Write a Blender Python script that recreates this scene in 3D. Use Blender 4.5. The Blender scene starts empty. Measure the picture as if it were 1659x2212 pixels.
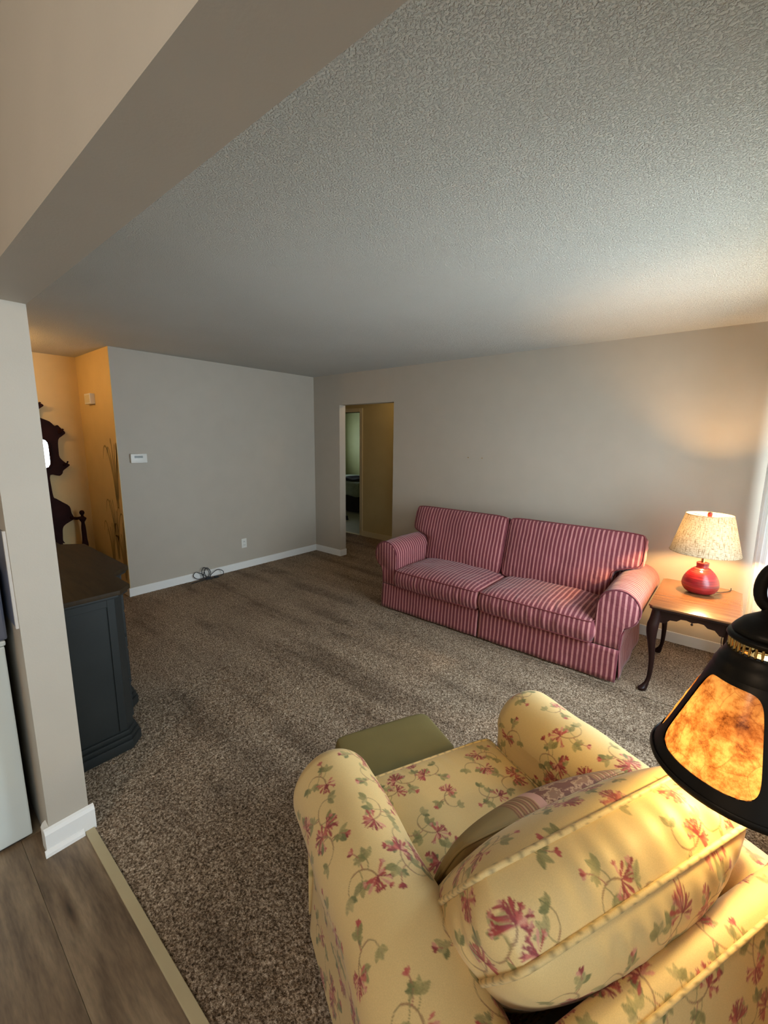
import bpy, bmesh, math, random
import numpy as np
from mathutils import Vector, Matrix

S = bpy.context.scene
COL = S.collection
PI = math.pi
rnd = random.Random(7)

# ------------------------------------------------------------------ camera
cam = bpy.data.objects.new('camera', bpy.data.cameras.new('camera'))
COL.objects.link(cam)
S.camera = cam
cam.data.sensor_fit = 'HORIZONTAL'
cam.data.sensor_width = 36.0
cam.data.lens = 36.0 * 917.0 / 1659.0
cam.data.clip_start = 0.02
Rm = np.array([[0.769, -0.117, 0.628], [0.639, 0.124, -0.759], [0.011, 0.985, 0.171]])
U_, s_, V_ = np.linalg.svd(Rm)
Rm = U_ @ V_
cam.matrix_world = Matrix([[*Rm[0], 0.0], [*Rm[1], 0.0], [*Rm[2], 1.622], [0, 0, 0, 1]])

# ------------------------------------------------------------------ light
S.view_settings.view_transform = 'Standard'
S.view_settings.look = 'None'
S.view_settings.gamma = 1.0
S.view_settings.use_curve_mapping = False
S.view_settings.exposure = 0.0
S.cycles.use_denoising = True
S.cycles.max_bounces = 10
S.cycles.diffuse_bounces = 5
S.cycles.sample_clamp_indirect = 6.0
SKY = 17.0
wd = bpy.data.worlds.new('sky'); S.world = wd; wd.use_nodes = True
wn = wd.node_tree.nodes; wl = wd.node_tree.links
wn['Background'].inputs['Color'].default_value = (0.74, 0.89, 1.0, 1)
wn['Background'].inputs['Strength'].default_value = SKY


def area(name, loc, rot, sx, sy, power, color=(1, 1, 1), portal=False):
    l = bpy.data.lights.new(name, 'AREA'); l.shape = 'RECTANGLE'; l.size = sx; l.size_y = sy
    l.energy = power; l.color = color
    if portal:
        l.cycles.is_portal = True
    o = bpy.data.objects.new(name, l); COL.objects.link(o)
    o.location = loc; o.rotation_euler = rot
    return o


def point(name, loc, power, color, r=0.03, parent=None):
    l = bpy.data.lights.new(name, 'POINT'); l.energy = power; l.color = color; l.shadow_soft_size = r
    o = bpy.data.objects.new(name, l); COL.objects.link(o); o.location = loc
    if parent: o.parent = parent
    return o


WIN = (1.70, 3.80, 0.62, 2.08)          # living room window y0 y1 z0 z1
XR = 0.47                               # inner face of the right wall
area('window_portal', (XR + 0.10, (WIN[0] + WIN[1]) / 2, (WIN[2] + WIN[3]) / 2), (0, PI / 2, 0), WIN[3] - WIN[2], WIN[1] - WIN[0], 1, portal=True)
area('kitchen_window_portal', (1.69, -1.175, 1.5), (0, PI / 2, 0), 1.0, 1.65, 1, portal=True)
area('bedroom_window_portal', (-8.65, 7.6, 1.55), (0, -PI / 2, 0), 0.7, 0.6, 1, portal=True)
P_TABLE = 52.0      # table lamp
P_SHADE = 9.5       # mica lamp
P_FOYER = 17.0
P_KITCHEN = 44.0
P_HALL = 6.0
WARM = (1.0, 0.58, 0.22)
WARM2 = (1.0, 0.74, 0.28)

# ------------------------------------------------------------------ helpers


class MB:
    def __init__(self):
        self.v = []; self.f = []

    def add(self, vs, fs):
        o = len(self.v); self.v += [tuple(p) for p in vs]
        self.f += [tuple(i + o for i in q) for q in fs]
        return self

    def box(self, x0, x1, y0, y1, z0, z1, bev=0.0):
        if bev <= 0:
            vs = [(x, y, z) for z in (z0, z1) for y in (y0, y1) for x in (x0, x1)]
            return self.add(vs, [(0, 2, 3, 1), (4, 5, 7, 6), (0, 1, 5, 4), (2, 6, 7, 3), (0, 4, 6, 2), (1, 3, 7, 5)])
        bm = bmesh.new(); bmesh.ops.create_cube(bm, size=1)
        for v in bm.verts:
            v.co = Vector(((x0 + x1) / 2 + v.co.x * (x1 - x0), (y0 + y1) / 2 + v.co.y * (y1 - y0), (z0 + z1) / 2 + v.co.z * (z1 - z0)))
        bmesh.ops.bevel(bm, geom=bm.edges[:], offset=bev, segments=2, profile=0.6, affect='EDGES')
        bm.verts.index_update()
        self.add([v.co[:] for v in bm.verts], [[v.index for v in f.verts] for f in bm.faces])
        bm.free(); return self

    def prism(self, pts, z0, z1, axis='z', bev=0.0):
        """pts 2-D outline extruded along an axis: z (x,y), x (y,z), y (x,z)"""
        bm = bmesh.new()
        def P(a, b, c):
            return (a, b, c) if axis == 'z' else ((c, a, b) if axis == 'x' else (a, c, b))
        lo = [bm.verts.new(P(a, b, z0)) for a, b in pts]
        hi = [bm.verts.new(P(a, b, z1)) for a, b in pts]
        n = len(pts)
        bm.faces.new(lo); bm.faces.new(hi)
        for i in range(n):
            bm.faces.new((lo[i], lo[(i + 1) % n], hi[(i + 1) % n], hi[i]))
        bmesh.ops.recalc_face_normals(bm, faces=bm.faces[:])
        if bev > 0:
            ed = [e for e in bm.edges if abs(sum((e.verts[0].co - e.verts[1].co)[:]) ) >= 0 and ((e.verts[0] in lo) == (e.verts[1] in lo))]
            bmesh.ops.bevel(bm, geom=ed, offset=bev, segments=2, profile=0.6, affect='EDGES')
        bm.verts.index_update()
        self.add([v.co[:] for v in bm.verts], [[v.index for v in f.verts] for f in bm.faces])
        bm.free(); return self

    def lathe(self, prof, cx=0, cy=0, n=32, a0=0, caps=True):
        vs = []; fs = []
        for r, z in prof:
            for k in range(n):
                a = a0 + 2 * PI * k / n
                vs.append((cx + r * math.cos(a), cy + r * math.sin(a), z))
        m = len(prof)
        for j in range(m - 1):
            for k in range(n):
                k2 = (k + 1) % n
                fs.append((j * n + k, j * n + k2, (j + 1) * n + k2, (j + 1) * n + k))
        if caps:
            if prof[0][0] > 1e-5: fs.append(tuple(range(n - 1, -1, -1)))
            if prof[-1][0] > 1e-5: fs.append(tuple((m - 1) * n + k for k in range(n)))
        return self.add(vs, fs)

    def tube(self, pts, r, n=8, closed=False):
        P = [Vector(p) for p in pts]; m = len(P)
        rr = r if isinstance(r, (list, tuple)) else [r] * m
        vs = []; fs = []
        up = None
        for i in range(m):
            if closed: t = (P[(i + 1) % m] - P[i - 1])
            else: t = P[min(i + 1, m - 1)] - P[max(i - 1, 0)]
            t.normalize()
            if up is None:
                up = Vector((0, 0, 1)) if abs(t.z) < 0.9 else Vector((1, 0, 0))
            a = (up - up.dot(t) * t); 
            if a.length < 1e-4: a = t.orthogonal()
            a.normalize(); up = a
            b = t.cross(a)
            for k in range(n):
                w = 2 * PI * k / n
                vs.append(P[i] + (a * math.cos(w) + b * math.sin(w)) * rr[i])
        for i in range(m if closed else m - 1):
            j = (i + 1) % m
            for k in range(n):
                k2 = (k + 1) % n
                fs.append((i * n + k, i * n + k2, j * n + k2, j * n + k))
        if not closed:
            fs.append(tuple(range(n - 1, -1, -1))); fs.append(tuple((m - 1) * n + k for k in range(n)))
        return self.add(vs, fs)

    def build(self, name, mat, parent=None, smooth=False, ang=None):
        me = bpy.data.meshes.new(name); me.from_pydata([tuple(p) for p in self.v], [], self.f)
        me.validate()
        if smooth or ang:
            me.polygons.foreach_set('use_smooth', [True] * len(me.polygons))
            if ang: me.set_sharp_from_angle(angle=math.radians(ang))
        o = bpy.data.objects.new(name, me); COL.objects.link(o)
        if mat: me.materials.append(mat)
        if parent: o.parent = parent
        return o


def grid_obj(name, V, mat, parent=None, col=None, smooth=True, wrap_u=False):
    """V: (nu, nv, 3) array -> quad grid mesh, optional per-vertex colour"""
    nu, nv = V.shape[:2]
    I = np.arange(nu * nv).reshape(nu, nv)
    if wrap_u:
        I = np.vstack([I, I[:1]])
    q = np.stack([I[:-1, :-1], I[1:, :-1], I[1:, 1:], I[:-1, 1:]], -1).reshape(-1, 4)
    return np_mesh(name, V.reshape(-1, 3), q, mat, parent, None if col is None else col.reshape(-1, 3), smooth)


def np_mesh(name, V, Q, mat, parent=None, col=None, smooth=True, local=None):
    me = bpy.data.meshes.new(name)
    me.vertices.add(len(V)); me.vertices.foreach_set('co', np.ascontiguousarray(V, dtype=np.float32).ravel())
    k = Q.shape[1]
    me.loops.add(len(Q) * k); me.loops.foreach_set('vertex_index', np.ascontiguousarray(Q, dtype=np.int32).ravel())
    me.polygons.add(len(Q))
    me.polygons.foreach_set('loop_start', np.arange(0, len(Q) * k, k, dtype=np.int32))
    me.polygons.foreach_set('use_smooth', np.full(len(Q), smooth))
    me.update(calc_edges=True)
    if col is not None:
        a = me.color_attributes.new('print', 'FLOAT_COLOR', 'POINT')
        c4 = np.ones((len(V), 4), np.float32); c4[:, :3] = col
        a.data.foreach_set('color', c4.ravel())
    me.materials.append(mat)
    o = bpy.data.objects.new(name, me); COL.objects.link(o)
    if parent: o.parent = parent
    return o


def thing(name, label, cat, loc=(0, 0, 0), rz=0.0, group=None):
    o = bpy.data.objects.new(name, None); COL.objects.link(o)
    o.location = loc; o.rotation_euler = (0, 0, rz); o.empty_display_size = 0.05
    o['label'] = label; o['category'] = cat
    if group: o['group'] = group
    return o


def tag(o, label, cat, group=None):
    o['label'] = label; o['category'] = cat
    if group: o['group'] = group
    return o


def struct(o, label=None, cat=None):
    o['kind'] = 'structure'
    if label: o['label'] = label
    if cat: o['category'] = cat
    return o


# ------------------------------------------------------------------ materials
def new_mat(name):
    m = bpy.data.materials.new(name); m.use_nodes = True
    nt = m.node_tree
    return m, nt, nt.nodes['Principled BSDF']


def L(nt, a, b): nt.links.new(a, b)


def node(nt, t, **kw):
    n = nt.nodes.new(t)
    for k, v in kw.items():
        if hasattr(n, k): setattr(n, k, v)
        else: n.inputs[k].default_value = v
    return n


def noise(nt, vec, scale, detail=2, rough=0.5):
    n = node(nt, 'ShaderNodeTexNoise'); n.inputs['Scale'].default_value = scale
    n.inputs['Detail'].default_value = detail; n.inputs['Roughness'].default_value = rough
    if vec is not None: L(nt, vec, n.inputs['Vector'])
    return n


def ramp(nt, fac, stops):
    r = node(nt, 'ShaderNodeValToRGB'); e = r.color_ramp.elements
    while len(e) > 1: e.remove(e[-1])
    e[0].position = stops[0][0]; e[0].color = (*stops[0][1], 1)
    for p, c in stops[1:]:
        x = e.new(p); x.color = (*c, 1)
    L(nt, fac, r.inputs['Fac'])
    return r


def mapping(nt, scale=(1, 1, 1), src='Object', rot=(0, 0, 0)):
    tc = node(nt, 'ShaderNodeTexCoord'); mp = node(nt, 'ShaderNodeMapping')
    mp.inputs['Scale'].default_value = scale; mp.inputs['Rotation'].default_value = rot
    L(nt, tc.outputs[src], mp.inputs['Vector'])
    return mp.outputs['Vector']


def bump(nt, h, strength, dist, bsdf):
    b = node(nt, 'ShaderNodeBump'); b.inputs['Strength'].default_value = strength; b.inputs['Distance'].default_value = dist
    L(nt, h, b.inputs['Height']); L(nt, b.outputs['Normal'], bsdf.inputs['Normal'])
    return b


def plain(name, c, rough=0.5, metal=0.0, bumpy=None, var=0.0, spec=0.5):
    m, nt, b = new_mat(name)
    b.inputs['Base Color'].default_value = (*c, 1); b.inputs['Roughness'].default_value = rough
    b.inputs['Metallic'].default_value = metal
    b.inputs['Specular IOR Level'].default_value = spec
    v = mapping(nt)
    if var:
        n = noise(nt, v, 6, 3)
        r = ramp(nt, n.outputs['Fac'], [(0.3, tuple(x * (1 - var) for x in c)), (0.7, tuple(min(1, x * (1 + var)) for x in c))])
        L(nt, r.outputs['Color'], b.inputs['Base Color'])
    if bumpy:
        n = noise(nt, v, bumpy[0], 3)
        bump(nt, n.outputs['Fac'], bumpy[1], bumpy[2], b)
    return m


M = {}
M['wall'] = plain('greige_paint', (0.42, 0.368, 0.298), 0.6, bumpy=(160, 0.12, 0.002), var=0.02)
M['wall_ochre'] = plain('ochre_paint', (0.60, 0.43, 0.19), 0.6, bumpy=(160, 0.1, 0.002), var=0.03)
M['wall_hall'] = plain('hall_paint', (0.52, 0.43, 0.22), 0.6, bumpy=(160, 0.1, 0.002), var=0.03)
M['wall_green'] = plain('green_paint', (0.42, 0.42, 0.19), 0.6, bumpy=(160, 0.1, 0.002), var=0.03)
M['trim'] = plain('white_trim_paint', (0.76, 0.74, 0.70), 0.35, var=0.015)
M['cream_trim'] = plain('cream_trim_paint', (0.66, 0.57, 0.36), 0.4, var=0.02)
M['ceil_smooth'] = plain('ceiling_paint', (0.60, 0.55, 0.48), 0.7, var=0.02)
M['appliance'] = plain('white_enamel', (0.66, 0.70, 0.66), 0.3, var=0.015)
M['plastic'] = plain('white_plastic', (0.70, 0.68, 0.62), 0.4, var=0.01)
M['dark_plastic'] = plain('black_rubber', (0.012, 0.012, 0.014), 0.45, var=0.1)
M['lcd'] = plain('grey_display', (0.10, 0.11, 0.09), 0.25, var=0.1)
M['steel'] = plain('grey_steel', (0.20, 0.22, 0.29), 0.35, 0.6, var=0.06)
M['brass'] = plain('brass', (0.80, 0.56, 0.20), 0.25, 1.0, var=0.05)
M['bronze'] = plain('dark_bronze', (0.012, 0.010, 0.008), 0.42, 0.6, bumpy=(60, 0.1, 0.002), var=0.2)
M['darkwood'] = plain('dark_walnut', (0.016, 0.006, 0.005), 0.38, bumpy=(40, 0.05, 0.002), var=0.4, spec=0.22)
M['tree_wood'] = plain('dark_carved_wood', (0.020, 0.0065, 0.006), 0.65, bumpy=(40, 0.05, 0.002), var=0.3, spec=0.08)
M['dresser'] = plain('dark_green_grey_paint', (0.017, 0.019, 0.018), 0.5, bumpy=(60, 0.05, 0.001), var=0.12, spec=0.3)
M['threshold'] = plain('tan_strip', (0.44, 0.36, 0.21), 0.5, var=0.05)
M['kraft'] = plain('pale_vinyl', (0.42, 0.38, 0.26), 0.4, var=0.05)
M['olive'] = plain('olive_fabric', (0.15, 0.118, 0.036), 0.85, bumpy=(350, 0.3, 0.002), var=0.06)
M['bulb'] = None


def ceiling_mat():
    m, nt, b = new_mat('popcorn_ceiling')
    v = mapping(nt)
    b.inputs['Roughness'].default_value = 0.85
    n1 = noise(nt, v, 150, 3, 0.6); n2 = noise(nt, v, 1.1, 2)
    r = ramp(nt, n1.outputs['Fac'], [(0.47, (0, 0, 0)), (0.62, (1, 1, 1))])
    c = ramp(nt, n2.outputs['Fac'], [(0.3, (0.55, 0.53, 0.47)), (0.7, (0.60, 0.58, 0.52))])
    L(nt, c.outputs['Color'], b.inputs['Base Color'])
    bump(nt, r.outputs['Color'], 0.85, 0.005, b)
    return m


def carpet_mat():
    m, nt, b = new_mat('brown_pile_carpet')
    v = mapping(nt)
    n1 = noise(nt, v, 120, 2, 0.75); n2 = noise(nt, v, 2.2, 3, 0.6)
    n3 = noise(nt, mapping(nt, (0.45, 3.4, 1), rot=(0, 0, 0.45)), 1.5, 2)
    r = ramp(nt, n1.outputs['Fac'], [(0.30, (0.035, 0.022, 0.012)), (0.44, (0.15, 0.105, 0.068)), (0.56, (0.32, 0.245, 0.175)), (0.70, (0.58, 0.48, 0.37))])
    # pile brushed in different directions
    a = node(nt, 'ShaderNodeMath', operation='MULTIPLY_ADD'); L(nt, n2.outputs['Fac'], a.inputs[0]); a.inputs[1].default_value = 0.35; n3h = node(nt, 'ShaderNodeMath', operation='MULTIPLY'); L(nt, n3.outputs['Fac'], n3h.inputs[0]); n3h.inputs[1].default_value = 0.65; L(nt, n3h.outputs[0], a.inputs[2])
    d = ramp(nt, a.outputs[0], [(0.38, (0.60, 0.57, 0.54)), (0.46, (0.84, 0.81, 0.78)), (0.56, (1.0, 0.98, 0.95))])
    mx = node(nt, 'ShaderNodeMix', data_type='RGBA', blend_type='MULTIPLY'); mx.inputs[0].default_value = 1
    L(nt, r.outputs['Color'], mx.inputs[6]); L(nt, d.outputs['Color'], mx.inputs[7])
    L(nt, mx.outputs[2], b.inputs['Base Color'])
    b.inputs['Roughness'].default_value = 0.95
    b.inputs['Specular IOR Level'].default_value = 0.15
    bump(nt, n1.outputs['Fac'], 0.9, 0.006, b)
    return m


def plank_mat():
    m, nt, b = new_mat('grey_brown_plank')
    oi = node(nt, 'ShaderNodeObjectInfo')
    tc = node(nt, 'ShaderNodeTexCoord'); mp = node(nt, 'ShaderNodeMapping')
    mp.inputs['Scale'].default_value = (1.0, 7.0, 1.0)
    ad = node(nt, 'ShaderNodeVectorMath', operation='ADD')
    sc = node(nt, 'ShaderNodeVectorMath', operation='SCALE'); sc.inputs[0].default_value = (7, 3, 0)
    L(nt, oi.outputs['Random'], sc.inputs['Scale'])
    L(nt, tc.outputs['Object'], ad.inputs[0]); L(nt, sc.outputs[0], ad.inputs[1]); L(nt, ad.outputs[0], mp.inputs['Vector'])
    n1 = noise(nt, mp.outputs['Vector'], 2.2, 4, 0.6); n2 = noise(nt, mp.outputs['Vector'], 16, 4, 0.6)
    vo = node(nt, 'ShaderNodeTexVoronoi'); vo.inputs['Scale'].default_value = 1.3; L(nt, mp.outputs['Vector'], vo.inputs['Vector'])
    r = ramp(nt, n1.outputs['Fac'], [(0.28, (0.085, 0.055, 0.032)), (0.48, (0.19, 0.13, 0.078)), (0.7, (0.30, 0.215, 0.13))])
    k = ramp(nt, vo.outputs['Distance'], [(0.0, (0.12, 0.09, 0.07)), (0.10, (0.65, 0.6, 0.55)), (0.22, (1, 1, 1))])
    g = ramp(nt, n2.outputs['Fac'], [(0.3, (0.72, 0.72, 0.72)), (0.6, (1.0, 1.0, 1.0))])
    m1 = node(nt, 'ShaderNodeMix', data_type='RGBA', blend_type='MULTIPLY'); m1.inputs[0].default_value = 1
    m2 = node(nt, 'ShaderNodeMix', data_type='RGBA', blend_type='MULTIPLY'); m2.inputs[0].default_value = 1
    L(nt, r.outputs['Color'], m1.inputs[6]); L(nt, k.outputs['Color'], m1.inputs[7])
    L(nt, m1.outputs[2], m2.inputs[6]); L(nt, g.outputs['Color'], m2.inputs[7])
    L(nt, m2.outputs[2], b.inputs['Base Color'])
    b.inputs['Roughness'].default_value = 0.38
    bump(nt, n2.outputs['Fac'], 0.15, 0.001, b)
    return m


def stripe_mat(name, axis, period=0.0330, wr=13):
    m, nt, b = new_mat(name)
    tc = node(nt, 'ShaderNodeTexCoord'); sp = node(nt, 'ShaderNodeSeparateXYZ'); L(nt, tc.outputs['Object'], sp.inputs[0])
    nz = noise(nt, tc.outputs['Object'], 7, 2)
    off = node(nt, 'ShaderNodeMath', operation='MULTIPLY_ADD'); L(nt, nz.outputs['Fac'], off.inputs[0]); off.inputs[1].default_value = 0.010
    L(nt, sp.outputs[axis], off.inputs[2])
    dv = node(nt, 'ShaderNodeMath', operation='DIVIDE'); L(nt, off.outputs[0], dv.inputs[0]); dv.inputs[1].default_value = period
    fr = node(nt, 'ShaderNodeMath', operation='FRACT'); L(nt, dv.outputs[0], fr.inputs[0])
    D = (0.155, 0.022, 0.033); P = (0.47, 0.20, 0.185); Q = (0.36, 0.10, 0.11)
    r = ramp(nt, fr.outputs[0], [(0.0, D), (0.52, D), (0.57, Q), (0.63, P), (0.89, P), (0.95, Q), (1.0, D)])
    wv = noise(nt, tc.outputs['Object'], 420, 1)
    wr_ = ramp(nt, wv.outputs['Fac'], [(0.3, (0.80, 0.80, 0.80)), (0.7, (1, 1, 1))])
    mx = node(nt, 'ShaderNodeMix', data_type='RGBA', blend_type='MULTIPLY'); mx.inputs[0].default_value = 1
    L(nt, r.outputs['Color'], mx.inputs[6]); L(nt, wr_.outputs['Color'], mx.inputs[7])
    L(nt, mx.outputs[2], b.inputs['Base Color'])
    b.inputs['Roughness'].default_value = 0.8
    b.inputs['Sheen Weight'].default_value = 0.15
    n = noise(nt, tc.outputs['Object'], wr, 3, 0.55)
    bump(nt, n.outputs['Fac'], 0.6, 0.02, b)
    return m


def print_mat():
    m, nt, b = new_mat('cream_floral_fabric')
    at = node(nt, 'ShaderNodeVertexColor'); at.layer_name = 'print'
    tc = node(nt, 'ShaderNodeTexCoord')
    w = noise(nt, tc.outputs['Object'], 500, 1)
    wr_ = ramp(nt, w.outputs['Fac'], [(0.3, (0.90, 0.90, 0.90)), (0.7, (1, 1, 1))])
    mx = node(nt, 'ShaderNodeMix', data_type='RGBA', blend_type='MULTIPLY'); mx.inputs[0].default_value = 1
    L(nt, at.outputs['Color'], mx.inputs[6]); L(nt, wr_.outputs['Color'], mx.inputs[7])
    L(nt, mx.outputs[2], b.inputs['Base Color'])
    b.inputs['Roughness'].default_value = 0.62
    b.inputs['Sheen Weight'].default_value = 0.1
    n = noise(nt, tc.outputs['Object'], 9, 2, 0.5)
    bump(nt, n.outputs['Fac'], 0.25, 0.012, b)
    return m


def wood_top():
    m, nt, b = new_mat('polished_walnut')
    v = mapping(nt, (2.0, 26, 1)); n = noise(nt, v, 2.5, 3, 0.5)
    r = ramp(nt, n.outputs['Fac'], [(0.25, (0.115, 0.046, 0.018)), (0.55, (0.17, 0.072, 0.028)), (0.8, (0.22, 0.10, 0.04))])
    L(nt, r.outputs['Color'], b.inputs['Base Color'])
    b.inputs['Roughness'].default_value = 0.24
    return m


def dresser_top():
    m, nt, b = new_mat('dark_brown_top')
    v = mapping(nt, (1.2, 9, 1)); n = noise(nt, v, 5, 5, 0.6)
    r = ramp(nt, n.outputs['Fac'], [(0.3, (0.020, 0.012, 0.005)), (0.7, (0.038, 0.022, 0.009))])
    L(nt, r.outputs['Color'], b.inputs['Base Color'])
    b.inputs['Specular IOR Level'].default_value = 0.2
    b.inputs['Roughness'].default_value = 0.6
    return m


def red_glaze():
    m, nt, b = new_mat('red_ceramic')
    v = mapping(nt, (1, 1, 26)); n = noise(nt, v, 4, 4, 0.6)
    r = ramp(nt, n.outputs['Fac'], [(0.3, (0.07, 0.003, 0.005)), (0.5, (0.21, 0.009, 0.012)), (0.75, (0.36, 0.025, 0.022))])
    L(nt, r.outputs['Color'], b.inputs['Base Color'])
    b.inputs['Roughness'].default_value = 0.28
    bump(nt, n.outputs['Fac'], 0.3, 0.004, b)
    return m


def linen_shade():
    m, nt, b = new_mat('linen_shade')
    nt.nodes.remove(b)
    tc = node(nt, 'ShaderNodeTexCoord')
    # threads: noise stretched round the cone and up it
    sp = node(nt, 'ShaderNodeSeparateXYZ'); L(nt, tc.outputs['Object'], sp.inputs[0])
    at = node(nt, 'ShaderNodeMath', operation='ARCTAN2'); L(nt, sp.outputs['Y'], at.inputs[0]); L(nt, sp.outputs['X'], at.inputs[1])
    cb = node(nt, 'ShaderNodeCombineXYZ'); L(nt, at.outputs[0], cb.inputs['X']); L(nt, sp.outputs['Z'], cb.inputs['Y'])
    def st(sx, sy, sc):
        mp = node(nt, 'ShaderNodeMapping'); mp.inputs['Scale'].default_value = (sx, sy, 1); L(nt, cb.outputs[0], mp.inputs['Vector'])
        return noise(nt, mp.outputs[0], sc, 2)
    a = st(2, 60, 4); c = st(9, 5, 4)
    mn = node(nt, 'ShaderNodeMath', operation='MINIMUM'); L(nt, a.outputs['Fac'], mn.inputs[0]); L(nt, c.outputs['Fac'], mn.inputs[1])
    r = ramp(nt, mn.outputs[0], [(0.30, (0.16, 0.11, 0.06)), (0.40, (0.34, 0.26, 0.16)), (0.5, (0.47, 0.38, 0.26))])
    d = node(nt, 'ShaderNodeBsdfDiffuse'); t = node(nt, 'ShaderNodeBsdfTranslucent'); mx = node(nt, 'ShaderNodeMixShader'); mx.inputs[0].default_value = 0.055
    L(nt, r.outputs[0], d.inputs['Color']); L(nt, r.outputs[0], t.inputs['Color'])
    L(nt, d.outputs[0], mx.inputs[1]); L(nt, t.outputs[0], mx.inputs[2])
    L(nt, mx.outputs[0], nt.nodes['Material Output'].inputs['Surface'])
    return m


def mica():
    m, nt, b = new_mat('mica_panel')
    nt.nodes.remove(b)
    tc = node(nt, 'ShaderNodeTexCoord')
    n1 = noise(nt, tc.outputs['Object'], 22, 6, 0.75)
    n2 = noise(nt, tc.outputs['Object'], 7, 3, 0.5)
    wa = noise(nt, tc.outputs['Object'], 9, 1)
    vm = node(nt, 'ShaderNodeVectorMath', operation='MULTIPLY_ADD'); L(nt, wa.outputs['Color'], vm.inputs[0]); vm.inputs[1].default_value = (0.06, 0.06, 0.06); L(nt, tc.outputs['Object'], vm.inputs[2])
    vo = node(nt, 'ShaderNodeTexVoronoi', feature='DISTANCE_TO_EDGE'); vo.inputs['Scale'].default_value = 17; L(nt, vm.outputs[0], vo.inputs['Vector'])
    r1 = ramp(nt, n1.outputs['Fac'], [(0.33, (0.13, 0.035, 0.008)), (0.46, (0.45, 0.18, 0.05)), (0.60, (0.75, 0.40, 0.15))])
    r2 = ramp(nt, n2.outputs['Fac'], [(0.32, (0.35, 0.20, 0.12)), (0.5, (1, 1, 1))])
    r3 = ramp(nt, vo.outputs['Distance'], [(0.0, (0.30, 0.14, 0.08)), (0.018, (1, 1, 1))])
    m1 = node(nt, 'ShaderNodeMix', data_type='RGBA', blend_type='MULTIPLY'); m1.inputs[0].default_value = 1
    m2 = node(nt, 'ShaderNodeMix', data_type='RGBA', blend_type='MULTIPLY'); m2.inputs[0].default_value = 0.45
    L(nt, r1.outputs[0], m1.inputs[6]); L(nt, r2.outputs[0], m1.inputs[7])
    L(nt, m1.outputs[2], m2.inputs[6]); L(nt, r3.outputs[0], m2.inputs[7])
    d = node(nt, 'ShaderNodeBsdfDiffuse'); t = node(nt, 'ShaderNodeBsdfTranslucent'); mx = node(nt, 'ShaderNodeMixShader'); mx.inputs[0].default_value = 0.22
    L(nt, m2.outputs[2], d.inputs['Color']); L(nt, m2.outputs[2], t.inputs['Color'])
    L(nt, d.outputs[0], mx.inputs[1]); L(nt, t.outputs[0], mx.inputs[2])
    g = node(nt, 'ShaderNodeBsdfGlossy'); g.inputs['Roughness'].default_value = 0.25
    m3 = node(nt, 'ShaderNodeMixShader'); m3.inputs[0].default_value = 0.04
    L(nt, mx.outputs[0], m3.inputs[1]); L(nt, g.outputs[0], m3.inputs[2])
    L(nt, m3.outputs[0], nt.nodes['Material Output'].inputs['Surface'])
    return m


def sheer():
    m, nt, b = new_mat('white_sheer')
    nt.nodes.remove(b)
    tc = node(nt, 'ShaderNodeTexCoord'); n = noise(nt, mapping(nt, (40, 40, 0.6)), 3, 2)
    r = ramp(nt, n.outputs['Fac'], [(0.3, (0.66, 0.69, 0.70)), (0.7, (0.85, 0.87, 0.87))])
    d = node(nt, 'ShaderNodeBsdfDiffuse'); t = node(nt, 'ShaderNodeBsdfTranslucent'); mx = node(nt, 'ShaderNodeMixShader'); mx.inputs[0].default_value = 0.34
    L(nt, r.outputs[0], d.inputs['Color']); L(nt, r.outputs[0], t.inputs['Color'])
    L(nt, d.outputs[0], mx.inputs[1]); L(nt, t.outputs[0], mx.inputs[2])
    L(nt, mx.outputs[0], nt.nodes['Material Output'].inputs['Surface'])
    return m


def bulb_mat():
    m, nt, b = new_mat('lit_bulb_glass'); nt.nodes.remove(b)
    t = node(nt, 'ShaderNodeBsdfTransparent'); e = node(nt, 'ShaderNodeEmission'); e.inputs['Color'].default_value = (1.0, 0.72, 0.40, 1); e.inputs['Strength'].default_value = 8.0
    a = node(nt, 'ShaderNodeAddShader'); L(nt, t.outputs[0], a.inputs[0]); L(nt, e.outputs[0], a.inputs[1]); L(nt, a.outputs[0], nt.nodes['Material Output'].inputs['Surface'])
    return m


def glass():
    m, nt, b = new_mat('window_glass'); nt.nodes.remove(b)
    t = node(nt, 'ShaderNodeBsdfTransparent'); g = node(nt, 'ShaderNodeBsdfGlossy'); g.inputs['Roughness'].default_value = 0.02
    mx = node(nt, 'ShaderNodeMixShader'); mx.inputs[0].default_value = 0.05
    L(nt, t.outputs[0], mx.inputs[1]); L(nt, g.outputs[0], mx.inputs[2]); L(nt, mx.outputs[0], nt.nodes['Material Output'].inputs['Surface'])
    return m


def emit(name, c, s):
    m, nt, b = new_mat(name)
    b.inputs['Base Color'].default_value = (*c, 1)
    b.inputs['Emission Color'].default_value = (*c, 1); b.inputs['Emission Strength'].default_value = s
    return m


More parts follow.
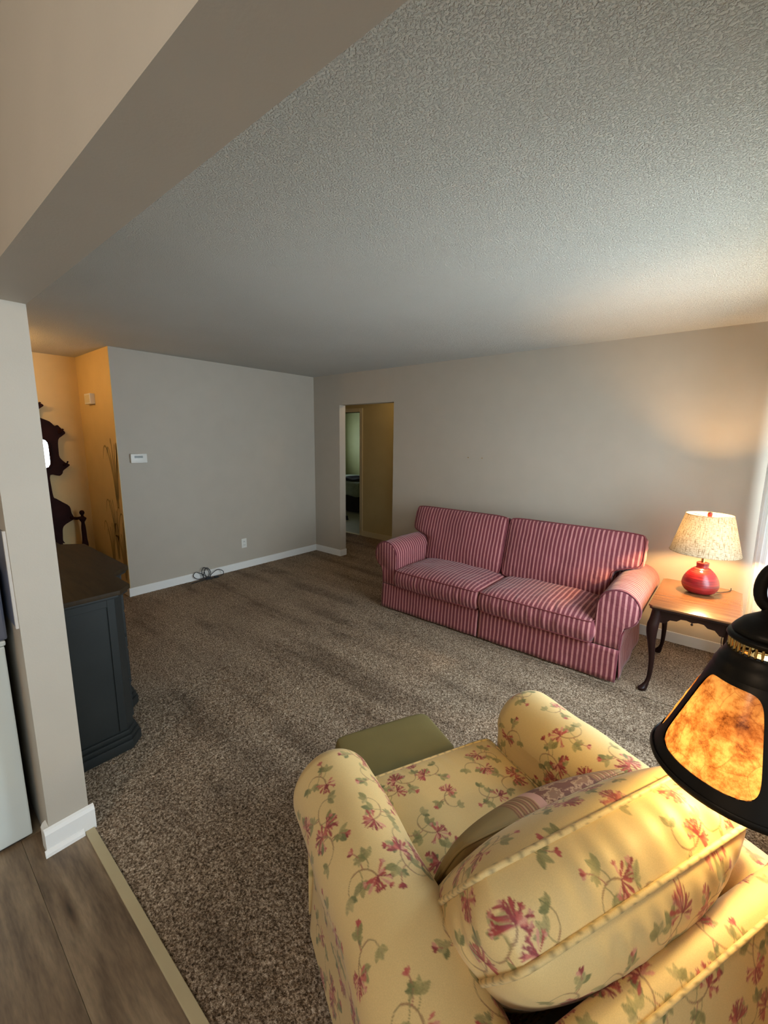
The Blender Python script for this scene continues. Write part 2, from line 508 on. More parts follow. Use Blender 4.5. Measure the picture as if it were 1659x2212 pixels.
def patch_mat():
    """throw pillow pieced from olive, striped and brown floral cloth along its length"""
    m, nt, b = new_mat('patchwork_cloth')
    tc = node(nt, 'ShaderNodeTexCoord'); sp = node(nt, 'ShaderNodeSeparateXYZ'); L(nt, tc.outputs['Object'], sp.inputs[0])
    st = node(nt, 'ShaderNodeMath', operation='DIVIDE'); L(nt, sp.outputs['X'], st.inputs[0]); st.inputs[1].default_value = 0.018
    fr = node(nt, 'ShaderNodeMath', operation='FRACT'); L(nt, st.outputs[0], fr.inputs[0])
    stripes = ramp(nt, fr.outputs[0], [(0, (0.16, 0.075, 0.03)), (0.3, (0.30, 0.16, 0.06)), (0.5, (0.20, 0.06, 0.04)), (0.75, (0.42, 0.27, 0.12)), (1, (0.16, 0.075, 0.03))])
    n = noise(nt, tc.outputs['Object'], 26, 3, 0.6)
    flor = ramp(nt, n.outputs['Fac'], [(0.50, (0.15, 0.055, 0.03)), (0.56, (0.45, 0.28, 0.15)), (0.60, (0.24, 0.12, 0.06))])
    off = node(nt, 'ShaderNodeMath', operation='ADD'); L(nt, sp.outputs['X'], off.inputs[0]); off.inputs[1].default_value = 0.5
    def sel(lo, hi):
        a = node(nt, 'ShaderNodeMath', operation='GREATER_THAN'); L(nt, off.outputs[0], a.inputs[0]); a.inputs[1].default_value = lo
        c = node(nt, 'ShaderNodeMath', operation='LESS_THAN'); L(nt, off.outputs[0], c.inputs[0]); c.inputs[1].default_value = hi
        d = node(nt, 'ShaderNodeMath', operation='MULTIPLY'); L(nt, a.outputs[0], d.inputs[0]); L(nt, c.outputs[0], d.inputs[1])
        return d.outputs[0]
    base = node(nt, 'ShaderNodeRGB'); base.outputs[0].default_value = (0.24, 0.165, 0.06, 1)
    cur = base.outputs[0]
    for s, colr in ((sel(0.39, 0.46), stripes.outputs[0]), (sel(0.485, 0.66), flor.outputs[0]), (sel(0.66, 0.74), stripes.outputs[0])):
        mx = node(nt, 'ShaderNodeMix', data_type='RGBA'); L(nt, s, mx.inputs[0]); L(nt, cur, mx.inputs[6]); L(nt, colr, mx.inputs[7]); cur = mx.outputs[2]
    pk = node(nt, 'ShaderNodeRGB'); pk.outputs[0].default_value = (0.50, 0.27, 0.20, 1)
    mx = node(nt, 'ShaderNodeMix', data_type='RGBA'); L(nt, sel(0.46, 0.485), mx.inputs[0]); L(nt, cur, mx.inputs[6]); L(nt, pk.outputs[0], mx.inputs[7])
    L(nt, mx.outputs[2], b.inputs['Base Color']); b.inputs['Roughness'].default_value = 0.8
    return m


M['ceiling'] = ceiling_mat(); M['carpet'] = carpet_mat(); M['plank'] = plank_mat()
M['stripe_x'] = stripe_mat('striped_fabric_across', 'X'); M['stripe_y'] = stripe_mat('striped_fabric_along', 'Y')
M['print'] = print_mat(); M['wood_top'] = wood_top(); M['dresser_top'] = dresser_top(); M['red'] = red_glaze()
M['linen'] = linen_shade(); M['mica'] = mica(); M['sheer'] = sheer(); M['glass'] = glass()
M['bulb'] = bulb_mat()
M['patch'] = patch_mat()
M['maroon_welt'] = plain('maroon_cord', (0.16, 0.03, 0.035), 0.8, var=0.2)
M['mirror'] = plain('mirror_silver', (0.92, 0.93, 0.93), 0.02, 1.0)
M['bed_cover'] = plain('sage_blanket', (0.30, 0.33, 0.24), 0.85, bumpy=(12, 0.6, 0.02), var=0.1)
M['bed_skirt'] = plain('dark_bed_skirt', (0.02, 0.015, 0.015), 0.9, var=0.3)
M['reed'] = plain('painted_reed_green', (0.30, 0.22, 0.085), 0.7, var=0.15)
M['siding'] = plain('pale_exterior', (0.6, 0.6, 0.58), 0.8, var=0.05)

# ------------------------------------------------------------------ room shell
H = 2.44
XB, YA, YH0, YH1 = -4.63, 4.04, 0.27, 0.403      # left wall, back wall, kitchen wall faces
XJ = -1.915                                      # end of the kitchen wall stub
ZS = 2.056                                       # underside of header
YF, XF = 1.54, -5.59                             # foyer return wall, foyer left wall
T = 0.12

struct(MB().box(-9.2, 2.2, -3.4, 9.2, -0.20, -0.012).build('floor', M['kraft']))

# carpet (living room, foyer edge, hall)
cp = MB()
carpet = None
def carpet_piece():
    # fine relief where the camera sees it large, coarse beyond
    V = []; Q = []; off = 0
    rs = np.random.RandomState(3)
    for (x0, x1, y0, y1, p, amp) in ((-2.7, XR, 0.41, 3.0, 0.0075, 0.0038), (-2.7, XR, 3.0, YA, 0.02, 0.002), (XB, -2.7, 0.403, YA, 0.02, 0.002)):
        nx = int(round((x1 - x0) / p)) + 1; ny = int(round((y1 - y0) / p)) + 1
        X, Y = np.meshgrid(np.linspace(x0, x1, nx), np.linspace(y0, y1, ny), indexing='ij')
        Z = rs.uniform(-amp, amp, X.shape) - amp
        Z[0, :] = Z[-1, :] = -0.004; Z[:, -1] = -0.004
        I = np.arange(nx * ny).reshape(nx, ny) + off
        V.append(np.stack([X, Y, Z], -1).reshape(-1, 3)); Q.append(np.stack([I[:-1, :-1], I[1:, :-1], I[1:, 1:], I[:-1, 1:]], -1).reshape(-1, 4))
        off += nx * ny
    o = np_mesh('carpet', np.vstack(V), np.vstack(Q), M['carpet'], smooth=True)
    o['kind'] = 'stuff'
    return tag(o, 'mottled brown pile carpet covering the living room floor', 'carpet')
carpet_piece()
o = MB().box(-5.9, -2.4, YA, 5.17, -0.012, -0.003).build('hall_carpet', M['carpet']); o['kind'] = 'stuff'
tag(o, 'brown pile carpet in the hallway beyond the doorway', 'carpet')
struct(MB().box(XF, XB, 0.403, YF, -0.012, -0.002).build('floor_foyer', M['plank']))

# kitchen planks along x
kf = struct(MB().box(-4.4, 1.7, -3.0, 0.379, -0.011, -0.004).build('floor_kitchen', M['threshold']))
w = 0.178
pm = {}
y1 = 0.378; row = 0
while y1 > -1.6:
    x = -4.42 + [1.15, 1.0, 0.5, 0.1, 0.75][row % 5]
    while x < 1.5:
        x1 = min(x + 1.22, 1.6)
        xa = max(x, -4.35)
        key = round(x1 - xa, 3)
        if key not in pm:
            pm[key] = MB().box(0, key - 0.0015, -w + 0.0015, 0, -0.004, 0.0).build('plank', M['plank']).data
            ob = [q for q in COL.objects if q.data == pm[key]][0]
        else:
            ob = bpy.data.objects.new('plank', pm[key]); COL.objects.link(ob)
        ob.parent = kf; ob.location = (xa, y1, 0.0)
        x = x1
    y1 -= w; row += 1
struct(MB().box(XJ + 0.017, XR, 0.378, 0.412, -0.004, 0.006, 0.002).build('trim_1', M['threshold']))

# ceilings
struct(MB().box(-5.8, 0.7, YH1 - 0.02, YA + 0.05, H, H + 0.1).build('ceiling', M['ceiling']))
struct(MB().box(-4.6, 2.0, -3.3, YH1 - 0.02, H, H + 0.1).build('ceiling_kitchen', M['ceil_smooth']))
struct(MB().box(-9.2, -2.2, YA + 0.05, 9.2, H, H + 0.1).build('ceiling_hall', M['ceil_smooth']))

# back wall with the hall doorway
DX0, DX1, DZ = -4.126, -3.21, 2.05
struct(MB().box(XB - T, DX0, YA, YA + 0.11, 0, H).box(DX1, 0.7, YA, YA + 0.11, 0, H).box(DX0, DX1, YA, YA + 0.11, DZ, H).build('wall_back', M['wall']))
struct(MB().box(XB - T, XB, YF + 0.004, YA, 0, H).build('wall_left', M['wall']))
struct(MB().box(XF, XB - T, YF + 0.0, YF + T, 0, H).box(XB - T, XB - 0.0005, YF, YF + 0.0038, 0, H).build('wall_foyer_back', M['wall_ochre']))
struct(MB().box(XF - T, XF, 0.2, YF + T, 0, H).build('wall_foyer_left', M['wall_ochre']))
struct(MB().box(XF, -4.0, 0.27, YH1, 0, H).build('wall_foyer_front', M['wall_ochre']))
# kitchen wall stub and header in one wall
struct(MB().box(-4.0, XJ, YH0, YH1, 0, H).box(XJ, 0.7, YH0, YH1, ZS, H).build('wall_front', M['wall']))
# right wall with the picture window
wy0, wy1, wz0, wz1 = WIN
struct(MB().box(XR, XR + T, YH1, wy0, 0, H).box(XR, XR + T, wy1, YA, 0, H).box(XR, XR + T, wy0, wy1, 0, wz0).box(XR, XR + T, wy0, wy1, wz1, H).build('wall_right', M['wall']))
wf = MB()
wf.box(XR + 0.03, XR + 0.09, wy0, wy1, wz0, wz0 + 0.05).box(XR + 0.03, XR + 0.09, wy0, wy1, wz1 - 0.05, wz1)
wf.box(XR + 0.03, XR + 0.09, wy0, wy0 + 0.05, wz0 + 0.05, wz1 - 0.05).box(XR + 0.03, XR + 0.09, wy1 - 0.05, wy1, wz0 + 0.05, wz1 - 0.05)
for yy in (wy0 + 0.62, wy1 - 0.62): wf.box(XR + 0.035, XR + 0.085, yy - 0.025, yy + 0.025, wz0 + 0.05, wz1 - 0.05)
wo = struct(wf.build('window_1', M['trim']))
for a, b2 in ((wy0 + 0.05, wy0 + 0.595), (wy0 + 0.645, wy1 - 0.645), (wy1 - 0.595, wy1 - 0.05)):
    MB().box(XR + 0.055, XR + 0.06, a, b2, wz0 + 0.05, wz1 - 0.05).build('pane', M['glass'], wo)
MB().box(XR - 0.05, XR + 0.03, wy0 - 0.03, wy1 + 0.03, wz0 - 0.03, wz0, 0.005).build('sill', M['trim'], wo)
# kitchen shell
struct(MB().box(1.7, 1.8, -3.1, -2.00, 0, H).box(1.7, 1.8, -0.35, YH1, 0, H).box(1.7, 1.8, -2.00, -0.35, 0, 1.0).box(1.7, 1.8, -2.00, -0.35, 2.0, H).box(XR + T, 1.8, YH0, YH1, 0, H).build('wall_kitchen_right', M['wall']))
k2 = struct(MB().box(1.72, 1.77, -2.00, -0.35, 1.0, 1.04).box(1.72, 1.77, -2.00, -0.35, 1.96, 2.0).box(1.72, 1.77, -2.00, -1.96, 1.04, 1.96).box(1.72, 1.77, -0.39, -0.35, 1.04, 1.96).box(1.72, 1.77, -1.20, -1.16, 1.04, 1.96).build('window_2', M['trim']))
MB().box(1.74, 1.745, -1.96, -1.20, 1.04, 1.96).build('pane', M['glass'], k2)
MB().box(1.74, 1.745, -1.16, -0.39, 1.04, 1.96).build('pane', M['glass'], k2)
struct(MB().box(-4.4, 1.8, -3.2, -3.1, 0, H).build('wall_kitchen_back', M['wall']))
struct(MB().box(-4.5, -4.4, -3.2, YH0, 0, H).build('wall_kitchen_left', M['wall']))

# hall and bedroom
BY = 5.17
BX0, BX1, BZ = -5.52, -4.80, 2.04
struct(MB().box(-9.0, BX0, BY, BY + T, 0, H).box(BX1, -2.3, BY, BY + T, 0, H).box(BX0, BX1, BY, BY + T, BZ, H).build('wall_hall', M['wall_hall']))
struct(MB().box(-2.42, -2.3, YA + 0.11, BY, 0, H).build('wall_hall_right', M['wall_hall']))
struct(MB().box(-6.0, -5.88, 1.7, BY, 0, H).build('wall_hall_left', M['wall_hall']))
struct(MB().box(-6.0, XB - T, YA - 0.02, YA + 0.11, 0, H).build('wall_hall_front', M['wall_hall']))
for i, (a, b2) in enumerate(((BX0 - 0.06, BX0), (BX1, BX1 + 0.06))):
    struct(MB().box(a, b2, BY - 0.018, BY + T + 0.01, 0, BZ + 0.06, 0.004).build('trim_%d' % (i + 2), M['cream_trim']))
struct(MB().box(BX0, BX1, BY - 0.018, BY + T + 0.01, BZ, BZ + 0.06, 0.004).build('trim_4', M['cream_trim']))
struct(MB().box(BX0, BX1, BY - 0.01, BY + 0.05, -0.012, 0.004).build('trim_5', M['cream_trim']))
struct(MB().box(-9.0, -4.66, 8.6, 8.7, 0, H).build('wall_bedroom_back', M['wall_green']))
struct(MB().box(-4.76, -4.66, BY + T, 8.6, 0, H).build('wall_bedroom_right', M['wall_green']))
struct(MB().box(-8.75, -8.65, BY + T, 7.3, 0, H).box(-8.75, -8.65, 7.9, 8.6, 0, H).box(-8.75, -8.65, 7.3, 7.9, 0, 1.2).box(-8.75, -8.65, 7.3, 7.9, 1.9, H).build('wall_bedroom_left', M['wall_green']))
bw = struct(MB().box(-8.74, -8.69, 7.3, 7.9, 1.2, 1.24).box(-8.74, -8.69, 7.3, 7.9, 1.86, 1.9).box(-8.74, -8.69, 7.3, 7.34, 1.24, 1.86).box(-8.74, -8.69, 7.86, 7.9, 1.24, 1.86).build('window_3', M['trim']))
MB().box(-8.72, -8.715, 7.34, 7.86, 1.24, 1.86).build('pane', M['glass'], bw)

# baseboards
def base(name, pts, mat, h=0.085, t=0.014):
    m = MB()
    for (x0, x1, ya, yb) in pts: m.box(x0, x1, ya, yb, -0.004, h, 0.003)
    return struct(m.build(name, mat))
base('baseboard_left', [(XB, XB + 0.014, YF - 0.014, YA)], M['trim'])
base('baseboard_back', [(XB + 0.014, DX0 + 0.014, YA - 0.014, YA), (DX0, DX0 + 0.014, YA, YA + 0.11), (DX1 - 0.014, XR, YA - 0.014, YA), (DX1 - 0.014, DX1, YA, YA + 0.11)], M['trim'])
base('baseboard_right', [(XR - 0.014, XR, YH1, YA - 0.014)], M['trim'])
base('baseboard_hall', [(BX1 + 0.06, -2.42, BY - 0.014, BY), (-5.88, BX0 - 0.06, BY - 0.014, BY)], M['cream_trim'])
base('baseboard_foyer', [(XF, XB + 0.0, YF - 0.014, YF), (XF, XF + 0.014, YH1, YF - 0.014)], M['trim'])
jb = MB().prism([(XJ, -0.004), (XJ + 0.017, -0.004), (XJ + 0.017, 0.085), (XJ + 0.010, 0.098), (XJ, 0.104)], YH0 - 0.017, YH1 + 0.017, 'y')
jb.prism([(YH0 - 0.017, -0.004), (YH0, -0.004), (YH0, 0.104), (YH0 - 0.010, 0.098), (YH0 - 0.017, 0.085)], XJ - 0.05, XJ + 0.0, 'x')
struct(jb.build('baseboard_front', M['trim']))
struct(MB().prism([(XJ + 0.017, 0.0), (XJ + 0.032, 0.0), (XJ + 0.030, 0.012), (XJ + 0.022, 0.022), (XJ + 0.017, 0.024)], YH0 - 0.024, 0.376, 'y').build('trim_6', M['trim']))
# bright reflection painted as a white board, grey backsplash on the kitchen wall face
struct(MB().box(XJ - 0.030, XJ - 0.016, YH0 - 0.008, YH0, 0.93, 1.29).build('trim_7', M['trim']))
bs = struct(MB().box(-3.4, XJ - 0.030, YH0 - 0.006, YH0, 0.93, 1.285).build('trim_8', M['steel']))

# ------------------------------------------------------------------ printed fabric pattern (drawn once, sampled on the mesh points)
TN = 1120; TL = 0.56                      # tile: 0.56 m at 0.5 mm
CREAM = np.array([0.66, 0.47, 0.20])


def make_print():
    rs = random.Random(21)
    im = np.tile(CREAM, (TN, TN, 1)).astype(np.float32)
    sc = TN / TL / 1000.0                 # px per mm
    GR = [(0.25, 0.215, 0.07), (0.31, 0.265, 0.095), (0.18, 0.175, 0.06), (0.37, 0.30, 0.12)]
    RD = [(0.34, 0.05, 0.04), (0.48, 0.13, 0.09), (0.24, 0.03, 0.03), (0.60, 0.27, 0.18), (0.42, 0.08, 0.06)]

    def blob(cx, cy, ang, ln, wd, colr, kind='leaf', vein=None, soft=1.0):
        # window in pixels, wraps round the tile
        R = int((ln + wd) * sc) + 3
        ix = np.arange(int(cx * sc) - R, int(cx * sc) + R + 1); iy = np.arange(int(cy * sc) - R, int(cy * sc) + R + 1)
        X, Y = np.meshgrid(ix / sc - cx, iy / sc - cy, indexing='ij')
        c, s = math.cos(ang), math.sin(ang)
        u = (X * c + Y * s) / ln; v = (-X * s + Y * c) / wd      # u 0..1 along the blade
        t = np.clip(u, 0, 1)
        if kind == 'leaf': wv = np.sin(PI * t ** 0.85) ** 0.75
        elif kind == 'petal': wv = 0.25 + 0.75 * np.sin(PI * t ** 1.9) ** 0.8
        else: wv = np.ones_like(t)
        wv = np.where((u > 0) & (u < 1), wv, 0) * 0.5
        m = (np.abs(v) < wv)
        if kind == 'petal': m |= (((u - 0.86) * ln) ** 2 + (v * wd) ** 2) < (wd * 0.40) ** 2
        colr = np.array(colr)
        tex = 1 + 0.16 * np.sin((u * ln + np.abs(v) * wd * 1.2) * 2.2)
        if vein == 'hatch': m = m & (np.sin((v * wd * 0.8 + u * ln) * 3.1) > -0.75)
        pc = colr[None, None] * tex[..., None]
        if kind == 'leaf': pc = np.where((np.abs(v * wd) < 0.45)[..., None], colr * 0.62, pc)
        gi, gj = np.nonzero(m)
        im[ix[gi] % TN, iy[gj] % TN] = pc[gi, gj]

    def line(pts, wd, colr):
        for (x0, y0), (x1, y1) in zip(pts[:-1], pts[1:]):
            n = max(2, int(math.hypot(x1 - x0, y1 - y0) * sc * 1.5))
            for k in range(n):
                x = x0 + (x1 - x0) * k / n; y = y0 + (y1 - y0) * k / n
                r = max(1, int(wd * sc / 2 + 0.5))
                for a in range(-r, r + 1):
                    for b in range(-r, r + 1):
                        if a * a + b * b <= r * r: im[(int(x * sc) + a) % TN, (int(y * sc) + b) % TN] = colr

    def arc(x, y, ang, ln, bend, n=10):
        pts = [(x, y)]
        for k in range(n):
            ang += bend / n; x += math.cos(ang) * ln / n; y += math.sin(ang) * ln / n; pts.append((x, y))
        return pts, ang

    def flower(x, y, ang, s=1.0):
        n = rs.randint(8, 10)
        for k in range(n):
            a = ang + (k / (n - 1) - 0.5) * 3.9 + rs.uniform(-.2, .2)
            ln = rs.uniform(17, 33) * s * (1 - 0.25 * abs(k / (n - 1) - 0.5))
            c = RD[rs.randrange(5)]
            off = rs.uniform(2, 9)
            blob(x + math.cos(a) * off, y + math.sin(a) * off, a, ln, rs.uniform(5, 7.5) * s, c, 'petal')
            if rs.random() < 0.6:
                ex, ey = x + math.cos(a) * ln * .95, y + math.sin(a) * ln * .95
                for d in (-0.8, 0.0, 0.8):
                    blob(ex, ey, a + d, 9 * s, 4.6 * s, RD[rs.choice([0, 1, 3])], 'leaf')
        for k in range(6):
            a = ang + rs.uniform(-1.7, 1.7)
            blob(x + math.cos(a) * 2, y + math.sin(a) * 2, a, rs.uniform(10, 17) * s, rs.uniform(5, 7) * s, RD[rs.randrange(5)], 'petal')
        for k in range(4):
            a = ang + rs.uniform(-1, 1)
            p, _ = arc(x, y, a, 30 * s, rs.uniform(-.8, .8), 6); line(p, 1.8, RD[2])

    def leaves(x, y, ang, s=1.0):
        for d in (-0.85, 0.0, 0.85):
            blob(x, y, ang + d + rs.uniform(-.15, .15), rs.uniform(22, 30) * s, rs.uniform(13, 17) * s, GR[rs.randrange(4)], 'leaf', 'hatch' if rs.random() < .5 else None)

    def sprig(x, y, ang, s=1.0):
        sg = rs.choice([-1, 1])
        p, a = arc(x, y, ang, 62 * s, sg * 1.5); line(p, 2.9, (0.30, 0.17, 0.07))
        for k, d in ((3, 1), (6, -1)):
            q, b = arc(*p[k], ang + sg * 0.4 + d * 1.1, 22 * s, d * 0.7, 6); line(q, 2.4, (0.28, 0.22, 0.08))
            leaves(*q[-1], b, s)
        flower(*p[-1], a, s)
        q, b = arc(x, y, ang + PI, 34 * s, -sg * 1.2, 8); line(q, 2.4, (0.28, 0.20, 0.08)); leaves(*q[-1], b, s * .9)
        q, b = arc(*p[4], ang - sg * 1.0, 42 * s, -sg * 0.9, 8); line(q, 2.3, (0.33, 0.12, 0.07))
        for d in (-0.6, 0, 0.6): blob(*q[-1], b + d, 13 * s, 6.5 * s, RD[rs.randrange(5)], 'petal')
        leaves(*q[4], b - 1.2 * sg, s * .6)

    pos = []
    for i in range(5):
        for j in range(4):
            pos.append((56 + i * 112 + (j % 2) * 56 + rs.uniform(-14, 14), 70 + j * 140 + rs.uniform(-14, 14), rs.uniform(0, 6.28), rs.uniform(0.92, 1.12)))
    for (x, y, a, s) in pos:
        sprig(x, y, a, s)
    for ax in (0, 1):
        im = (np.roll(im, 1, ax) + im + np.roll(im, -1, ax)) / 3
    return im.astype(np.float32)


PRINT = make_print()


def sample(u, v):
    """u, v in metres"""
    x = (u / TL * TN) % TN; y = (v / TL * TN) % TN
    i = np.floor(x).astype(int); j = np.floor(y).astype(int)
    fx = (x - i)[..., None]; fy = (y - j)[..., None]
    i %= TN; j %= TN; i2 = (i + 1) % TN; j2 = (j + 1) % TN
    return PRINT[i, j] * (1 - fx) * (1 - fy) + PRINT[i2, j] * fx * (1 - fy) + PRINT[i, j2] * (1 - fx) * fy + PRINT[i2, j2] * fx * fy


def waves(a, b, seed, amp):
    rs = np.random.RandomState(seed); z = np.zeros_like(a)
    for k in range(9):
        f = rs.uniform(6, 34); th = rs.uniform(0, PI); ph = rs.uniform(0, 6.28)
        z += np.sin((a * math.cos(th) + b * math.sin(th)) * f + ph) / (1 + f * 0.12)
    return z * amp * 0.35


def pillow(name, O, A, B, shape, e, crown, mat, parent, crown_b=None, pitch=0.012, uv=None, seed=1, rad=0.05, pw=3.0, bulge=0.010, wrinkle=0.006, back=True, pleat=0.0, pipe=None, pipe_mat=None, pipe_r=0.005):
    """box cushion. shape(s,t)->(a,b) in metres on axes A,B; thickness 2e along N=AxB plus crown"""
    O = np.array(O, float); A = np.array(A, float); B = np.array(B, float); A /= np.linalg.norm(A); B /= np.linalg.norm(B); N = np.cross(A, B)
    a0, b0 = shape(-1., 0.); a1, _ = shape(1., 0.); _, bb0 = shape(0., -1.); _, bb1 = shape(0., 1.)
    nu = max(10, int(abs(a1 - a0) / pitch)); nv = max(10, int(abs(bb1 - bb0) / pitch))
    s = np.linspace(-1, 1, nu); t = np.linspace(-1, 1, nv)
    Sg, Tg = np.meshgrid(s, t, indexing='ij')
    S2 = Sg * (1 - rad * np.abs(Tg) ** 10); T2 = Tg * (1 - rad * np.abs(Sg) ** 10)
    a, b = np.vectorize(shape)(S2, T2) if not getattr(shape, 'vec', False) else shape(S2, T2)
    prof = (1 - np.abs(Sg) ** pw) * (1 - np.abs(Tg) ** pw)
    edge = 1 - np.maximum(np.abs(Sg), np.abs(Tg)) ** 12
    hgt = e + crown * prof ** 0.6 + waves(a, b, seed, wrinkle) * (edge * (0.4 + 0.6 * prof))
    if pleat:
        def rip(x, sd):
            q = np.random.RandomState(sd); z = np.zeros_like(x)
            for k in range(6): z += np.sin(x * q.uniform(45, 150) + q.uniform(0, 6.28)) * q.uniform(.4, 1)
            return z / 2.5
        hgt = hgt + pleat * (rip(a + 0.25 * b, seed) * np.abs(Tg) ** 3 * (1 - np.abs(Sg) ** 6) + 0.6 * rip(b + 0.2 * a, seed + 1) * np.abs(Sg) ** 4 * (1 - np.abs(Tg) ** 6)) * np.clip(edge * 2, 0, 1)
    P = O + a[..., None] * A + b[..., None] * B
    F = P + hgt[..., None] * N
    hb = e + ((crown if crown_b is None else crown_b) * prof ** 0.6 if back else 0 * prof)
    K = P - hb[..., None] * N
    # boundary loop
    idx = [(i, 0) for i in range(nu)] + [(nu - 1, j) for j in range(1, nv)] + [(i, nv - 1) for i in range(nu - 2, -1, -1)] + [(0, j) for j in range(nv - 2, 0, -1)]
    I = np.array([q[0] for q in idx]); J = np.array([q[1] for q in idx])
    lf, lk = F[I, J], K[I, J]; m = len(idx)
    ctr = P.reshape(-1, 3).mean(0)
    nr = max(3, int(2 * e / pitch))
    tt = np.linspace(0, 1, nr + 1)[1:-1]
    out = lf - ctr; out -= (out @ N)[:, None] * N
    # outward normal of the outline
    tg = np.roll(lf, -1, 0) - np.roll(lf, 1, 0); nn = np.cross(tg, N); nn /= (np.linalg.norm(nn, axis=1)[:, None] + 1e-9)
    nn *= np.sign((nn * out).sum(1))[:, None]
    per = np.r_[0, np.cumsum(np.linalg.norm(np.diff(lf, axis=0), axis=1))]
    pr_ = rip(per, seed + 2)[:, None] * pleat if pleat else 0.0
    rings = [lf * (1 - x) + lk * x + nn * (bulge + pr_) * math.sin(PI * x) for x in tt]
    V = [F.reshape(-1, 3), K.reshape(-1, 3)] + rings
    n0 = nu * nv
    G = np.arange(n0).reshape(nu, nv)
    q1 = np.stack([G[:-1, :-1], G[1:, :-1], G[1:, 1:], G[:-1, 1:]], -1).reshape(-1, 4)
    q2 = q1[:, ::-1] + n0
    li = [G[I, J]] + [2 * n0 + k * m + np.arange(m) for k in range(len(rings))] + [G[I, J] + n0]
    qs = [q1, q2]
    for x, y in zip(li[:-1], li[1:]):
        qs.append(np.stack([x, y, np.roll(y, -1), np.roll(x, -1)], -1))
    V = np.vstack(V); Q = np.vstack(qs)
    cl = None
    if uv is not None:
        u0, v0 = uv
        cf = sample(a + u0, b + v0).reshape(-1, 3); ck = sample(a + u0 + 0.2, b + v0 + 0.31).reshape(-1, 3)
        cs = [sample(per + u0 + 0.13, np.full(m, v0 + 0.2 + x * 2 * e)) for x in tt]
        cl = np.vstack([cf, ck] + cs)
    o = np_mesh(name, V, Q, mat, parent, cl)
    if pipe:
        st = max(1, int(0.010 / pitch))
        for k, lp in enumerate((lf, lk)):
            sg = 1 if k == 0 else -1
            if pipe == 'front' and k == 1: continue
            pts = [tuple(p) for p in (lp + nn * 0.002 + N * sg * 0.001)[::st]]
            mb_cord(pts, pipe_r, o, pipe_mat or mat)
    return o


def mb_cord(pts, r, parent, mat, closed=True, twist=True):
    P = np.array(pts); m = len(P)
    n = 8
    t = (np.roll(P, -1, 0) - np.roll(P, 1, 0)) if closed else np.gradient(P, axis=0)
    t /= (np.linalg.norm(t, axis=1)[:, None] + 1e-9)
    up = np.tile([0, 0, 1.0], (m, 1)); bad = np.abs(t[:, 2]) > 0.95; up[bad] = [1, 0, 0]
    a = up - (up * t).sum(1)[:, None] * t; a /= np.linalg.norm(a, axis=1)[:, None]
    b = np.cross(t, a)
    w = np.linspace(0, 2 * PI, n, endpoint=False)
    V = P[:, None] + r * (np.cos(w)[None, :, None] * a[:, None] + np.sin(w)[None, :, None] * b[:, None])
    I = np.arange(m * n).reshape(m, n)
    J = np.roll(I, -1, 1)
    if closed: I2 = np.roll(I, -1, 0); J2 = np.roll(J, -1, 0); q = np.stack([I, J, J2, I2], -1).reshape(-1, 4)
    else: q = np.stack([I[:-1], J[:-1], J[1:], I[1:]], -1).reshape(-1, 4)
    col = None
    if mat == M['print']:
        # bias-cut cloth over the cord shows the print as short slanted bars
        per = np.r_[0, np.cumsum(np.linalg.norm(np.diff(P, axis=0), axis=1))]
        ph = (per[:, None] + w[None] * 0.006)
        k = (np.sin(ph * 2 * PI / 0.034 + np.sin(per * 23)[:, None]) > 0.80)[..., None]
        col = np.where(k, np.array([0.33, 0.24, 0.10]), CREAM * 0.98).reshape(-1, 3)
    return np_mesh('piping', V.reshape(-1, 3), q, mat, parent, col)


def path_round(p, n=6):
    """Catmull-Rom through 2-D/3-D points"""
    P = [np.array(q, float) for q in p]; out = []
    for i in range(len(P) - 1):
        p0 = P[max(i - 1, 0)]; p1 = P[i]; p2 = P[i + 1]; p3 = P[min(i + 2, len(P) - 1)]
        for k in range(n):
            t = k / n
            out.append(0.5 * ((2 * p1) + (-p0 + p2) * t + (2 * p0 - 5 * p1 + 4 * p2 - p3) * t * t + (-p0 + 3 * p1 - 3 * p2 + p3) * t ** 3))
    out.append(P[-1]); return out


def resample(P, pitch):
    P = np.array(P, float); d = np.r_[0, np.cumsum(np.linalg.norm(np.diff(P, axis=0), axis=1))]
    n = max(4, int(d[-1] / pitch)); x = np.linspace(0, d[-1], n + 1)
    return np.stack([np.interp(x, d, P[:, k]) for k in range(P.shape[1])], -1), x


